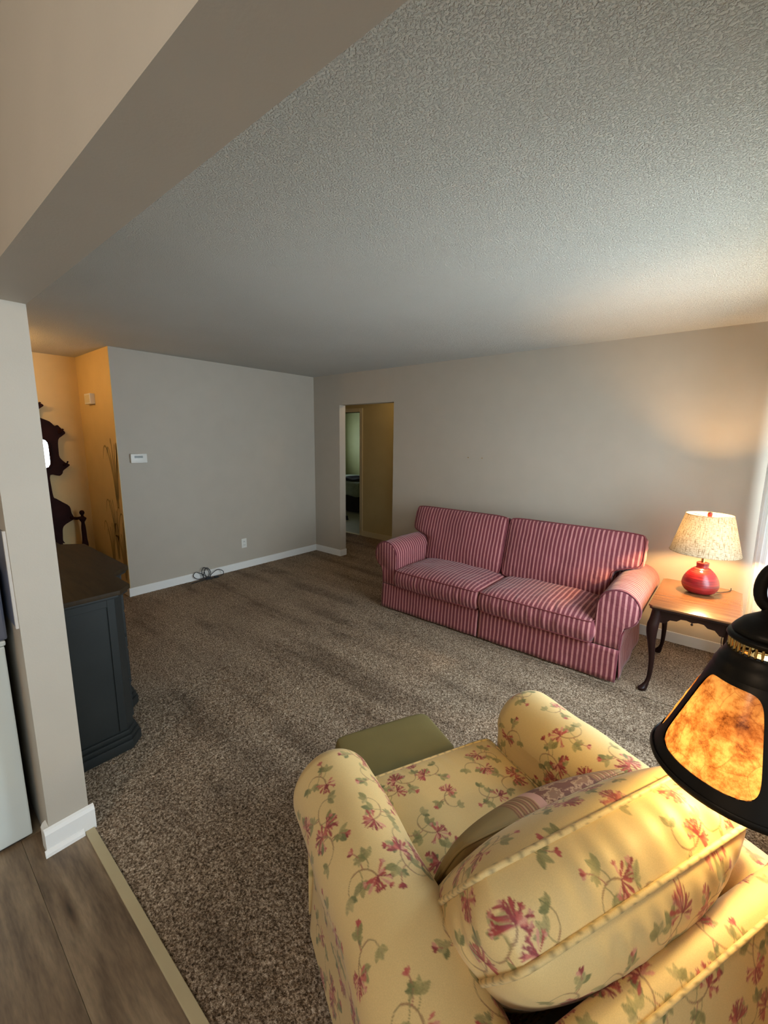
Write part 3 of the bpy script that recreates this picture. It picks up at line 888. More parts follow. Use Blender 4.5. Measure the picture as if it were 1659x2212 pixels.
# ------------------------------------------------------------------ sofa
def sofa():
    t = thing('sofa', 'long red and pink striped two-cushion sofa with rolled arms against the back wall', 'sofa', (-1.50, 3.05, 0))
    SX, SY = M['stripe_x'], M['stripe_y']
    fr = MB().box(-0.99, 0.99, 0.03, 0.82, 0.03, 0.245, 0.01)
    fr.build('frame', SX, t, ang=40)
    MB().prism([(0.60, 0.24), (0.70, 0.80), (0.74, 0.83), (0.80, 0.83), (0.84, 0.78), (0.84, 0.03), (0.60, 0.03)], -0.985, 0.985, 'x', 0.012).build('back_frame', SX, t, ang=40)
    # arms
    for sg in (-1, 1):
        prof = [(0.870, 0.235), (0.868, 0.36), (0.870, 0.50)]
        for k in range(1, 46):
            a = PI - k * (PI * 1.32) / 45
            prof.append((1.0 + 0.130 * math.cos(a), 0.518 + 0.130 * math.sin(a)))
        prof += [(1.050, 0.395), (1.036, 0.34), (1.030, 0.235)]
        P, d = resample(prof, 0.02)
        ys = np.linspace(0.0, 0.84, 40)
        V = np.zeros((len(ys), len(P), 3))
        for i, y in enumerate(ys):
            lift = 0.012 * math.sin(PI * y / 0.84)
            V[i, :, 0] = sg * P[:, 0]; V[i, :, 1] = y + 0.015; V[i, :, 2] = P[:, 1] + lift * (P[:, 1] > 0.42)
        V[..., 2] += waves(V[..., 1], V[..., 0], 4 + sg, 0.006)
        if sg > 0: V = V[:, ::-1]
        arm = grid_obj('arm', V, SY, t)
        # front and back faces of the arm, a little puffed
        for yy, dy, nm in ((0.015, -0.014, 'arm_panel'), (0.855, 0.0, 'arm_back')):
            c = np.array([sg * 0.965, 0.46]); m = MB()
            base_ = [(sg * x, z) for x, z in P]
            rings = [base_, [(c[0] + (x - c[0]) * 0.93, c[1] + (z - c[1]) * 0.95) for x, z in base_]]
            vs = [(x, yy, z) for x, z in rings[0]] + [(x, yy + dy, z) for x, z in rings[1]]
            n = len(base_); fs = [(i, (i + 1) % n, n + (i + 1) % n, n + i) for i in range(n)] + [tuple(range(n, 2 * n))]
            m.add(vs, fs); m.build(nm, SX, arm, ang=60)
        mb_cord([(sg * x, 0.012, z) for x, z in P[2:]], 0.0065, arm, SY, closed=False)
    # seat cushions
    for x0, x1, sd in ((-0.866, -0.006, 2), (0.006, 0.866, 9)):
        def shp(s, tt, x0=x0, x1=x1): return ((x0 + x1) / 2 + s * (x1 - x0) / 2, 0.30 + tt * 0.335)
        pillow('seat_cushion', (0, 0, 0.325), (1, 0, 0), (0, 1, 0), shp, 0.074, 0.052, SX, t, seed=sd, wrinkle=0.016, rad=0.03, pleat=0.005, bulge=0.020, pipe_mat=M['maroon_welt'], pipe='both', pipe_r=0.0045)
    # back cushions, widening over the arms
    for left, sd in ((True, 5), (False, 6)):
        def shp(s, tt, left=left):
            b = 0.245 + tt * 0.265
            k = 1 / (1 + math.exp(-(b - 0.235) * 70))
            wid = 0.865 + k * 0.20
            xo, xi = (-wid, -0.055) if left else (wid - 0.03, -0.035)
            if left: return (xo + (s + 1) / 2 * (xi - xo), b)
            return (xi + (s + 1) / 2 * (xo - xi), b)
        lean = math.radians(16)
        pillow('back_cushion', (0, 0.555, 0.415), (1, 0, 0), (0, math.sin(lean), math.cos(lean)), shp, 0.072, 0.045, SX, t, seed=sd, wrinkle=0.016, rad=0.04, pleat=0.004, pipe_mat=M['maroon_welt'], pipe='front', pipe_r=0.005)
        # N = A x B points to -y: front
    # skirts
    for x0, x1 in ((-1.032, -0.004), (0.004, 1.032)):
        n = 40; V = np.zeros((n, 8, 3))
        for i in range(n):
            for j in range(8):
                z = 0.012 + (0.238 - 0.012) * j / 7
                x = x0 + (x1 - x0) * i / (n - 1)
                V[i, j] = (x, -0.002 - 0.020 * (1 - j / 7) + 0.003 * math.sin(x * 17 + 1) * (1 - j / 7), z)
        grid_obj('skirt', V, SX, t).modifiers.new('thickness', 'SOLIDIFY').thickness = 0.004
    for sg in (-1, 1):
        n = 24; V = np.zeros((n, 8, 3))
        for i in range(n):
            for j in range(8):
                z = 0.012 + (0.238 - 0.012) * j / 7; y = 0.035 + 0.80 * i / (n - 1)
                V[i, j] = (sg * (1.024 + 0.016 * (1 - j / 7) + 0.004 * math.sin(y * 19)), y, z)
        grid_obj('side_skirt', V, SY, t).modifiers.new('thickness', 'SOLIDIFY').thickness = 0.004


sofa()


# ------------------------------------------------------------------ floral armchair
def armchair():
    ang = math.atan2(0.903, 0.43)
    ax = (math.cos(ang), math.sin(ang)); fx = (-ax[1], ax[0])
    org = (ax[0] * 0.755 + fx[0] * 0.70, ax[1] * 0.755 + fx[1] * 0.70, 0)
    t = thing('armchair', 'cream armchair with red and green floral print, seen from behind below the amber lamp', 'armchair', org, ang)
    PR = M['print']
    pit = 0.0026
    MB().box(-0.44, 0.44, -0.42, 0.46, 0.05, 0.30, 0.01).build('frame', M['kraft'], t)
    for sx in (-0.40, 0.40):
        for sy in (-0.38, 0.42): MB().box(sx - 0.025, sx + 0.025, sy - 0.025, sy + 0.025, 0.0, 0.06).build('foot', M['darkwood'], t)
    # arms: rolled, thick, rounded to the front
    for sg, sd in ((-1, 3), (1, 8)):
        cx = 0.398 if sg < 0 else 0.392
        prof = [(0.272, 0.28), (0.270, 0.40), (0.272, 0.50)]
        for k in range(1, 80):
            a = PI - k * (PI * 1.30) / 79
            prof.append((cx + 0.126 * math.cos(a), 0.53 + 0.126 * math.sin(a)))
        prof += [(0.484, 0.40), (0.470, 0.34), (0.466, 0.20), (0.474, 0.10), (0.482, 0.015)]
        P, d = resample(prof, pit)
        ys = np.arange(-0.40, 0.5001, pit)
        Y = ys[:, None] + 0 * d[None]
        rr = 0.085
        q = np.clip((ys - (0.5 - rr)) / rr, 0, 1)
        sh = 1 - (1 - np.sqrt(np.maximum(0, 1 - q ** 2 * 0.985))) * 1.0
        c = np.array([cx, 0.50])
        X = np.zeros((len(ys), len(P))); Z = X.copy()
        top = (P[:, 1] > 0.40)
        for i in range(len(ys)):
            k = sh[i]
            kk = 1 - (1 - k) * 0.75
            kx = 1 - (1 - k) * (0.9)
            X[i] = c[0] + (P[:, 0] - c[0]) * kx
            Z[i] = np.where(P[:, 1] > 0.50, 0.50 + (P[:, 1] - 0.50) * kk, P[:, 1])
            Z[i] += 0.012 * math.sin((ys[i] + 0.4) / 0.9 * PI) * (P[:, 1] > 0.5)
        nzv = waves(Y, np.tile(d, (len(ys), 1)), sd, 0.010)
        # push along rough outward direction
        dx = X - c[0]; dz = Z - c[1]; r = np.hypot(dx, dz) + 1e-6
        w_ = np.clip((Z - 0.1) / 0.2, 0, 1)
        X += dx / r * nzv * w_; Z += dz / r * nzv * w_
        V = np.stack([sg * X, Y, Z], -1)
        cl = sample(Y * sg + 0.1 + 0.17 * sg, np.tile(d, (len(ys), 1)) + 0.05 * sg)
        if sg > 0: V = V[:, ::-1]; cl = cl[:, ::-1]
        grid_obj('arm', V, PR, t, cl)
        # front facing panel low down
        m = MB(); ring = [(sg * X[-1, k], 0.5, Z[-1, k]) for k in range(0, len(P), 6)]
        m.add(ring, [tuple(range(len(ring)))])
        o = m.build('arm_panel', M['print'], t)
        a = o.data.color_attributes.new('print', 'FLOAT_COLOR', 'POINT')
        for k in range(len(ring)): a.data[k].color = (*CREAM, 1)
    # seat cushion
    def shp(s, tt): return (s * (0.268), 0.17 + tt * 0.325)
    pillow('seat_cushion', (0, 0, 0.375), (1, 0, 0), (0, 1, 0), shp, 0.072, 0.030, PR, t, pitch=pit, uv=(0.06, 0.22), seed=12, wrinkle=0.010, rad=0.02, pleat=0.002, back=False, pipe='both', pipe_r=0.0045)
    # front rail with skirt
    V = np.zeros((60, 20, 3))
    for i in range(60):
        for j in range(20):
            V[i, j] = (-0.47 + 0.94 * i / 59, 0.475 + 0.015 * (1 - j / 19), 0.012 + 0.285 * j / 19)
    grid_obj('skirt', V[::-1], PR, t, sample(V[::-1, :, 0], V[::-1, :, 2])).modifiers.new('thickness', 'SOLIDIFY').thickness = 0.004
    # outer back: comes up from the floor, over a rounded top rail, down behind the cushion
    prof = path_round([(-0.475, 0.012), (-0.466, 0.10), (-0.458, 0.25), (-0.436, 0.45), (-0.408, 0.58), (-0.390, 0.645), (-0.374, 0.666), (-0.350, 0.672), (-0.326, 0.664), (-0.312, 0.63), (-0.305, 0.50), (-0.29, 0.30)], 6)
    P, d = resample(prof, pit)
    xs = np.arange(-0.492, 0.4921, pit)
    X = np.tile(xs[:, None], (1, len(P)))
    ed = np.clip((np.abs(xs) - 0.43) / 0.062, 0, 1)
    rd = 1 - (1 - np.sqrt(1 - ed ** 2 * 0.98)) * 1.0
    Yv = np.zeros_like(X); Zv = np.zeros_like(X)
    for i in range(len(xs)):
        Yv[i] = -0.36 + (P[:, 0] + 0.36) * rd[i]
        Zv[i] = np.where(P[:, 1] > 0.58, 0.58 + (P[:, 1] - 0.58) * (0.35 + 0.65 * rd[i]), P[:, 1])
    V = np.stack([X, Yv, Zv], -1)
    nzv = waves(X, np.tile(d, (len(xs), 1)), 31, 0.006); V[..., 1] -= nzv
    grid_obj('back', V, PR, t, sample(X + 0.33, np.tile(d, (len(xs), 1)) + 0.12))
    mb_cord([(x, -0.386, 0.660) for x in np.arange(-0.43, 0.431, 0.01)], 0.005, t, PR, closed=False)
    # back cushion
    nb = math.radians(31)
    def shp2(s, tt):
        wd = 0.33 + 0.012 * tt
        return (-s * wd, -0.245 + tt * 0.245)
    pillow('back_cushion', (0.012, -0.254, 0.824), (1, 0, 0), (0, -math.sin(nb), math.cos(nb)), lambda s, tt: (s * (0.33 + 0.008 * tt), -0.235 + tt * 0.235), 0.063, 0.098, PR, t, crown_b=0.066, pleat=0.0035,
           pitch=0.0023, uv=(0.30, 0.41), seed=17, wrinkle=0.012, rad=0.05, bulge=0.022, pipe='both', pipe_r=0.0062)
    return org, ang


# A x B for the back cushion: x cross (0,-s,c) = (0,-c,-s) -> rearward; both faces carry print
CH_O, CH_A = armchair()


def chair_xf(p):
    c, s = math.cos(CH_A), math.sin(CH_A)
    return (CH_O[0] + p[0] * c - p[1] * s, CH_O[1] + p[0] * s + p[1] * c, p[2])


# throw pillow between seat and back cushion
tp = thing('throw_pillow', 'brown striped and floral patchwork throw pillow tucked in front of the armchair back', 'pillow', chair_xf((0.03, 0.02, 0.60)), CH_A)
pillow('cover', (0, 0, 0), (1, 0, 0), (0, -0.42, 0.907), lambda s, tt: (s * 0.28, tt * 0.135), 0.004, 0.062, M['patch'], tp, pitch=0.006, seed=4, rad=0.06, pw=2.0, bulge=0.0, wrinkle=0.008, pipe='front', pipe_r=0.003)

# ottoman
ot = thing('footstool', 'low olive green upholstered footstool in front of the armchair', 'footstool', chair_xf((-0.055, 0.675, 0)), CH_A)
pillow('cushion_top', (0, 0, 0.355), (1, 0, 0), (0, 1, 0), lambda s, tt: (s * 0.215, tt * 0.135), 0.040, 0.008, M['olive'], ot, pitch=0.008, seed=2, rad=0.07, bulge=0.008, wrinkle=0.002, pw=6)
pillow('body', (0, 0, 0.195), (1, 0, 0), (0, 1, 0), lambda s, tt: (s * 0.212, tt * 0.132), 0.118, 0.0, M['olive'], ot, pitch=0.012, seed=2, rad=0.05, bulge=0.002, wrinkle=0.0)
for sx in (-0.17, 0.17):
    for sy in (-0.09, 0.09): MB().lathe([(0.014, 0.0), (0.020, 0.05), (0.022, 0.08)], sx, sy, 12).build('foot', M['darkwood'], ot, ang=50)


# ------------------------------------------------------------------ side table
def side_table():
    X0, X1, Y0, Y1, ZT = -0.335, 0.130, 3.065, 3.775, 0.595
    cx, cy = (X0 + X1) / 2, (Y0 + Y1) / 2
    t = thing('side_table', 'dark walnut side table with cabriole legs and a glossy top beside the sofa', 'table', (cx, cy, 0))
    hx, hy = (X1 - X0) / 2, (Y1 - Y0) / 2
    c = 0.022
    out = [(-hx + c, -hy), (hx - c, -hy), (hx - c, -hy + 0.006), (hx, -hy + c), (hx, hy - c - 0.02), (hx - c - 0.02, hy), (-hx + c, hy), (-hx, hy - c), (-hx, -hy + c), (-hx + c, -hy + 0.006)]
    out = [(-hx + c, -hy), (hx - c, -hy), (hx, -hy + c), (hx, hy - 0.05), (hx - 0.05, hy), (-hx + c, hy), (-hx, hy - c), (-hx, -hy + c)]
    MB().prism(out, ZT - 0.012, ZT, 'z', 0.003).build('tabletop', M['wood_top'], t, ang=40)
    o2 = [(x * 0.975, y * 0.985) for x, y in out]
    MB().prism(o2, ZT - 0.028, ZT - 0.012, 'z', 0.004).build('top_moulding', M['darkwood'], t, ang=40)
    # aprons with shaped lower edge
    def apron(half, along_x, pos):
        pts = [(-half, ZT - 0.030), (half, ZT - 0.030), (half, ZT - 0.115), (half - 0.05, ZT - 0.112), (half - 0.075, ZT - 0.085), (half - 0.11, ZT - 0.082), (half - 0.13, ZT - 0.064),
               (0.03, ZT - 0.062), (0, ZT - 0.070), (-0.03, ZT - 0.062), (-half + 0.13, ZT - 0.064), (-half + 0.11, ZT - 0.082), (-half + 0.075, ZT - 0.085), (-half + 0.05, ZT - 0.112), (-half, ZT - 0.115)]
        m = MB(); m.prism(pts, pos - 0.009, pos + 0.009, 'y' if along_x else 'x')
        return m.build('apron', M['darkwood'], t)
    a0 = apron(hx - 0.045, True, -hy + 0.045); apron(hx - 0.045, True, hy - 0.045)
    apron(hy - 0.045, False, -hx + 0.045); apron(hy - 0.045, False, hx - 0.045)
    MB().lathe([(0.001, ZT - 0.088), (0.006, ZT - 0.084), (0.007, ZT - 0.078), (0.003, ZT - 0.070)], 0, -hy + 0.036, 12).build('drop_knob', M['darkwood'], a0, ang=60)
    for sx in (-1, 1):
        for sy in (-1, 1):
            d = Vector((sx, sy, 0)).normalized()
            b = Vector((sx * (hx - 0.045), sy * (hy - 0.045), 0))
            rows = [(0.565, 0.000, 0.026), (0.50, 0.006, 0.030), (0.455, 0.016, 0.033), (0.40, 0.018, 0.030), (0.32, 0.008, 0.022), (0.22, -0.004, 0.0165), (0.12, -0.004, 0.0135), (0.07, 0.004, 0.013), (0.035, 0.020, 0.016), (0.018, 0.034, 0.022), (0.004, 0.036, 0.020), (0.0, 0.036, 0.016)]
            cr = path_round([(r[0], r[1], r[2]) for r in rows], 4)
            n = 16; vs = []; fs = []
            for j, (z, off, r) in enumerate(cr):
                p = b + d * off
                for k in range(n):
                    a = 2 * PI * k / n
                    el = 1.35 if z < 0.05 else 1.0
                    q = Vector((math.cos(a), math.sin(a), 0)); q = q + d * q.dot(d) * (el - 1)
                    vs.append((p.x + q.x * r, p.y + q.y * r, z))
            m_ = len(cr)
            for j in range(m_ - 1):
                for k in range(n):
                    fs.append((j * n + k, (j + 1) * n + k, (j + 1) * n + (k + 1) % n, j * n + (k + 1) % n))
            fs.append(tuple(range(n))); fs.append(tuple((m_ - 1) * n + k for k in range(n - 1, -1, -1)))
            MB().add(vs, fs).build('leg', M['darkwood'], t, ang=60)


side_table()


# ------------------------------------------------------------------ table lamp
def table_lamp():
    t = thing('table_lamp', 'lit table lamp with red ridged ceramic base and tapered linen shade on the side table', 'lamp', (-0.105, 3.56, 0.595))
    pr = path_round([(0.058, 0.0), (0.086, 0.016), (0.103, 0.045), (0.106, 0.072), (0.097, 0.108), (0.077, 0.142), (0.053, 0.168), (0.038, 0.180), (0.034, 0.184)], 6)
    pr = [(r + 0.0012 * math.sin(z * 520), z) for r, z in pr] + [(0.034, 0.188), (0.036, 0.205), (0.036, 0.214), (0.030, 0.216), (0.0, 0.216)]
    MB().lathe([(0, 0.0)] + pr, n=48).build('base', M['red'], t, ang=60)
    MB().lathe([(0.0, -0.002), (0.009, -0.002), (0.009, 0.003), (0.005, 0.004), (0.0, 0.004)], n=16).build('medallion', M['plastic'], t, ang=40)
    q = t.children[-1]; q.rotation_euler = (math.radians(62), 0, math.radians(-2)); q.location = (0.0, -0.058, 0.160)
    MB().lathe([(0.012, 0.214), (0.012, 0.250), (0.009, 0.252), (0.017, 0.256), (0.017, 0.315), (0.013, 0.318)], n=20).build('socket', M['brass'], t, ang=50)
    MB().lathe([(0.012, 0.318), (0.016, 0.335), (0.029, 0.37), (0.032, 0.395), (0.024, 0.420), (0.0, 0.430)], n=20).build('bulb', M['bulb'], t, smooth=True)
    # harp and finial
    hp = [(0.016, 0, 0.30), (0.045, 0, 0.34), (0.052, 0, 0.42), (0.035, 0, 0.50), (0.0, 0, 0.525), (-0.035, 0, 0.50), (-0.052, 0, 0.42), (-0.045, 0, 0.34), (-0.016, 0, 0.30)]
    MB().tube([tuple(p) for p in path_round(hp, 5)], 0.0018, 6).build('harp', M['brass'], t, smooth=True)
    MB().lathe([(0.004, 0.525), (0.012, 0.530), (0.014, 0.545), (0.012, 0.562), (0.0, 0.566)], n=16).build('finial', M['red'], t, ang=60)
    zb, zt, rb, rt = 0.288, 0.548, 0.200, 0.133
    sh = MB().lathe([(rb, zb), (rb, zb), (rt, zt), (rt, zt)], n=72, caps=False)
    so = sh.build('shade', M['linen'], t, smooth=True)
    MB().tube([(rb * math.cos(a), rb * math.sin(a), zb) for a in np.linspace(0, 2 * PI, 60, endpoint=False)], 0.002, 6, True).build('rim', M['linen'], so, smooth=True)
    MB().tube([(rt * math.cos(a), rt * math.sin(a), zt) for a in np.linspace(0, 2 * PI, 60, endpoint=False)], 0.002, 6, True).build('rim', M['linen'], so, smooth=True)
    sp = MB()
    for k in range(3):
        a = k * 2 * PI / 3 + 0.4; sp.tube([(0, 0, 0.525), (rt * math.cos(a), rt * math.sin(a), zt - 0.008)], 0.0015, 5)
    sp.build('spider', M['brass'], so)
    cd = path_round([(0.085, 0.045, 0.010), (0.12, 0.09, 0.004), (0.16, 0.15, 0.004), (0.17, 0.205, 0.004), (0.17, 0.232, -0.02), (0.168, 0.29, -0.30), (0.165, 0.32, -0.45), (0.20, 0.33, -0.53), (0.25, 0.34, -0.585)], 6)
    MB().tube([tuple(p) for p in cd], 0.0028, 6).build('cord', M['dark_plastic'], t, smooth=True)
    point('table_lamp_light', (-0.105, 3.56, 0.595 + 0.385), P_TABLE, WARM, 0.03)


table_lamp()


# ------------------------------------------------------------------ mica lamp (bridge floor lamp, shade hangs from an arm)
def mica_lamp():
    cx, cy = 0.089, 1.13
    t = thing('floor_lamp', 'lit floor lamp with black metal shade and amber mica panels at the right edge', 'lamp', (cx, cy, 0))
    B = M['bronze']
    zb, rb, zt, rt = 0.922, 0.170, 1.165, 0.076
    def R(z): return rb + (rt - rb) * (z - zb) / (zt - zb)
    a_rib = SHADE_A
    N = 4; seg = 2 * PI / N
    zi0, zi1 = zb + 0.030, zt - 0.026
    shade = None
    fr = MB()
    for s in range(N):
        a0 = a_rib + s * seg; ac = a0 + seg / 2
        # inner rounded window loop in (arc metres, z)
        def hw(z): return R(z) * seg / 2
        n = 112; inner = []; outer = []
        for k in range(n):
            th = 2 * PI * (k + 0.5) / n
            ct, st = math.cos(th), math.sin(th)
            m8 = 6.0
            q = (abs(ct) ** m8 + abs(st) ** m8) ** (-1 / m8)
            u, v = q * ct, q * st                      # rounded square
            z = (zi0 + zi1) / 2 + v * (zi1 - zi0) / 2
            half = hw(z) - 0.012
            inner.append((ac + u * half / R(z), z))
            mx_ = max(abs(ct), abs(st)); u2, v2 = ct / mx_, st / mx_
            z2 = (zb + zt) / 2 + v2 * (zt - zb) / 2
            outer.append((ac + u2 * seg / 2, z2))
        rows = 4
        for side, dr in (('o', 0.0015), ('i', -0.0015)):
            vs = []
            for j in range(rows + 1):
                f = j / rows
                for k in range(n):
                    a = outer[k][0] * (1 - f) + inner[k][0] * f; z = outer[k][1] * (1 - f) + inner[k][1] * f
                    r = R(z) + dr
                    vs.append((r * math.cos(a), r * math.sin(a), z))
            fs = []
            for j in range(rows):
                for k in range(n):
                    q4 = (j * n + k, j * n + (k + 1) % n, (j + 1) * n + (k + 1) % n, (j + 1) * n + k)
                    fs.append(q4 if side == 'o' else q4[::-1])
            fr.add(vs, fs)
    # bottom lip and top collar
    fr.lathe([(rb - 0.003, zb - 0.004), (rb + 0.004, zb - 0.005), (rb + 0.006, zb + 0.001), (rb + 0.002, zb + 0.008), (rb - 0.003, zb + 0.004), (rb - 0.003, zb - 0.004)], n=96, caps=False)
    fr.lathe([(rt + 0.008, zt - 0.020), (rt + 0.006, zt - 0.006), (rt + 0.001, zt + 0.004), (rt - 0.002, zt + 0.012), (rt - 0.006, zt + 0.016), (rt - 0.009, zt + 0.024), (0.064, zt + 0.029), (0.064, zt + 0.033), (0.050, zt + 0.033)], n=64, caps=False)
    shade = fr.build('shade', B, t, ang=50)
    for s in range(N):
        a0 = a_rib + s * seg; nu, nv = 12, 16
        V = np.zeros((nu + 1, nv + 1, 3))
        for i in range(nu + 1):
            for j in range(nv + 1):
                a = a0 + seg * (0.03 + 0.94 * i / nu); z = zb + 0.006 + (zt - 0.010 - zb) * j / nv
                bl = math.sin(PI * i / nu) ** 0.7 * math.sin(PI * j / nv) ** 0.5
                r = R(z) + 0.0022 + 0.0045 * bl + 0.0008 * math.sin(j * 2.3 + s) * (i % 2)
                V[i, j] = (r * math.cos(a), r * math.sin(a), z)
        # the mica sits inside the metal ribs but puffs a little through each opening
        V[..., :2] *= (1 - 0.0052 / np.linalg.norm(V[..., :2], axis=2))[..., None]
        grid_obj('panel', V, M['mica'], shade)
    # brass gallery rods
    zc = zt + 0.033
    for k in range(36):
        a = 2 * PI * (k + 0.3) / 36; r = 0.0600
        MB().lathe([(0.0024, zc - 0.002), (0.0020, zc + 0.004), (0.0026, zc + 0.012), (0.0020, zc + 0.020), (0.0024, zc + 0.026)], r * math.cos(a), r * math.sin(a), 10).build('gallery_rod', M['brass'], shade, smooth=True)
    z0 = zc + 0.024
    cap = MB().lathe([(0.050, z0), (0.064, z0 - 0.001), (0.067, z0 + 0.004), (0.065, z0 + 0.010), (0.058, z0 + 0.013), (0.060, z0 + 0.018), (0.055, z0 + 0.026), (0.044, z0 + 0.040), (0.030, z0 + 0.050), (0.018, z0 + 0.058), (0.015, z0 + 0.068), (0.014, z0 + 0.072), (0.0, z0 + 0.074)], n=48)
    cap = cap.build('cap', B, t, ang=60)
    zh = z0 + 0.062
    # oval loop handle, turned square to the viewer of the chair
    ha = math.radians(HANDLE_A)
    lp = []
    for k in range(28):
        a = 2 * PI * k / 28
        w = 0.0235 * math.sin(a) * (1 + 0.10 * math.cos(a)); z = zh + 0.050 - 0.044 * math.cos(a)
        lp.append((w * math.cos(ha), w * math.sin(ha), z))
    MB().tube(lp, 0.0115, 12, True).build('handle', B, t, smooth=True)
    # bulb and socket
    MB().lathe([(0.016, 1.150), (0.018, 1.030), (0.016, 1.015)], n=16).build('socket', B, t, ang=50)
    MB().lathe([(0.0, 0.922), (0.018, 0.928), (0.028, 0.950), (0.024, 0.984), (0.013, 1.015)], n=20).build('bulb', M['bulb'], t, smooth=True)
    # arm, pole and foot stand by the wall, right of the picture
    px, py = 0.405 - cx, 1.36 - cy
    ztop = zh + 0.103
    arm = path_round([(px, py, 1.36), (px, py, 1.44), (px * 0.85, py * 0.85, ztop + 0.085), (px * 0.5, py * 0.5, ztop + 0.10), (px * 0.15, py * 0.15, ztop + 0.065), (0.0, 0.0, ztop + 0.02), (0.004, 0.002, ztop - 0.004), (0.0, 0.0, ztop - 0.003)], 6)
    MB().tube([tuple(p) for p in arm], 0.006, 10).build('arm', B, t, smooth=True)
    MB().tube([(px, py, 0.03), (px, py, 1.38)], 0.009, 12).build('pole', B, t, smooth=True)
    MB().lathe([(0.060, 0.0), (0.060, 0.008), (0.050, 0.016), (0.020, 0.024), (0.012, 0.05), (0.010, 0.07)], px - 0.01, py, 32).build('base', B, t, ang=50)
    point('floor_lamp_light', (cx, cy, 0.950), P_SHADE, WARM2, 0.028)


SHADE_A = math.radians(-79)
HANDLE_A = 0
mica_lamp()


# ------------------------------------------------------------------ curtain by the window
def curtain():
    # gathered sheer: starts a little off the back wall and falls back towards the window
    n = 150; nz = 26
    V = np.zeros((n, nz, 3))
    for i in range(n):
        f = i / (n - 1)
        y = 3.985 - 0.72 * f
        x = 0.165 + 0.11 * min(1, f * 1.6) + 0.020 * math.sin(f * 62) * (0.6 + 0.4 * math.sin(f * 9))
        for j in range(nz):
            z = 0.02 + 2.22 * j / (nz - 1)
            V[i, j] = (x + 0.006 * math.sin(z * 3 + f * 8), y, z)
    o = grid_obj('panel', V, M['sheer'])
    t = thing('curtain', 'sheer white curtain panel hanging in folds beside the window behind the side table', 'curtain', (0, 0, 0))
    o.parent = t
    r = MB().tube([(0.26, 0.95, 2.26), (0.26, 4.02, 2.26)], 0.010, 10)
    rt = thing('curtain_rod', 'white curtain rod above the window', 'curtain rod', (0, 0, 0))
    r.build('rod', M['trim'], rt, smooth=True)
    m = MB()
    for yy in (1.0, 2.4, 3.9): MB().box(0.255, XR, yy - 0.01, yy + 0.01, 2.235, 2.25).build('bracket', M['trim'], rt)


curtain()


# ------------------------------------------------------------------ dresser
def dresser():
    D = M['dresser']
    t = thing('dresser', 'dark green grey dresser with brown top against the wall behind the white post', 'dresser', (-3.07, 0.42, 0))
    ox, oy = -3.07, 0.42
    def out(g, back=0.0):
        # body outline with canted ends and a centre section that stands forward; g = growth
        p = [(-2.305, 0.425), (-2.305, 0.690), (-2.350, 0.735), (-2.600, 0.735), (-2.700, 0.850), (-3.440, 0.850), (-3.540, 0.735), (-3.790, 0.735), (-3.835, 0.690), (-3.835, 0.425)]
        nrm = [(1, 0), (1, .41), (.41, 1), (.6, 1), (.6, 1), (-.6, 1), (-.6, 1), (-.41, 1), (-1, .41), (-1, 0)]
        return [(x + a * g - ox, y + b * g - oy) for (x, y), (a, b) in zip(p, nrm)]
    MB().prism(out(0), 0.10, 0.835, 'z').build('body', D, t)
    MB().prism(out(0.040), 0.848, 0.872, 'z', 0.004).build('top', M['dresser_top'], t, ang=40)
    MB().prism(out(0.028), 0.832, 0.848, 'z', 0.004).build('top_moulding', D, t, ang=40)
    bs = MB()
    bs.prism(out(0.030), 0.0, 0.052, 'z', 0.005).prism(out(0.022), 0.052, 0.078, 'z', 0.005).prism(out(0.012), 0.078, 0.104, 'z', 0.006)
    bs.build('plinth', D, t, ang=40)
    # side panels: recessed field framed by stiles
    for x, sg in ((-2.305, 1), (-3.835, -1)):
        m = MB()
        X0, X1 = sorted((x - ox, x - ox + sg * 0.006))
        m.box(X0, X1, 0.655 - oy, 0.688 - oy, 0.11, 0.828, 0.002).box(X0, X1, 0.430 - oy, 0.655 - oy, 0.79, 0.828, 0.002)
        m.build('side_frame', D, t)
    # drawers
    k = 0
    for z0, z1 in ((0.125, 0.345), (0.360, 0.580), (0.595, 0.815)):
        for xa, xb, y in ((-2.370, -2.590, 0.735), (-2.72, -3.06, 0.85), (-3.08, -3.42, 0.85), (-3.555, -3.775, 0.735)):
            d = MB().box(xb - ox, xa - ox, y - oy, y - oy + 0.014, z0, z1, 0.004).build('drawer', D, t)
            xm = (xa + xb) / 2 - ox; zm = (z0 + z1) / 2; yy = y - oy + 0.014
            MB().tube([tuple(p) for p in path_round([(xm - 0.04, yy, zm + 0.01), (xm - 0.038, yy + 0.018, zm), (xm, yy + 0.024, zm - 0.012), (xm + 0.038, yy + 0.018, zm), (xm + 0.04, yy, zm + 0.01)], 4)], 0.0035, 6).build('handle', M['bronze'], d, smooth=True)


dresser()


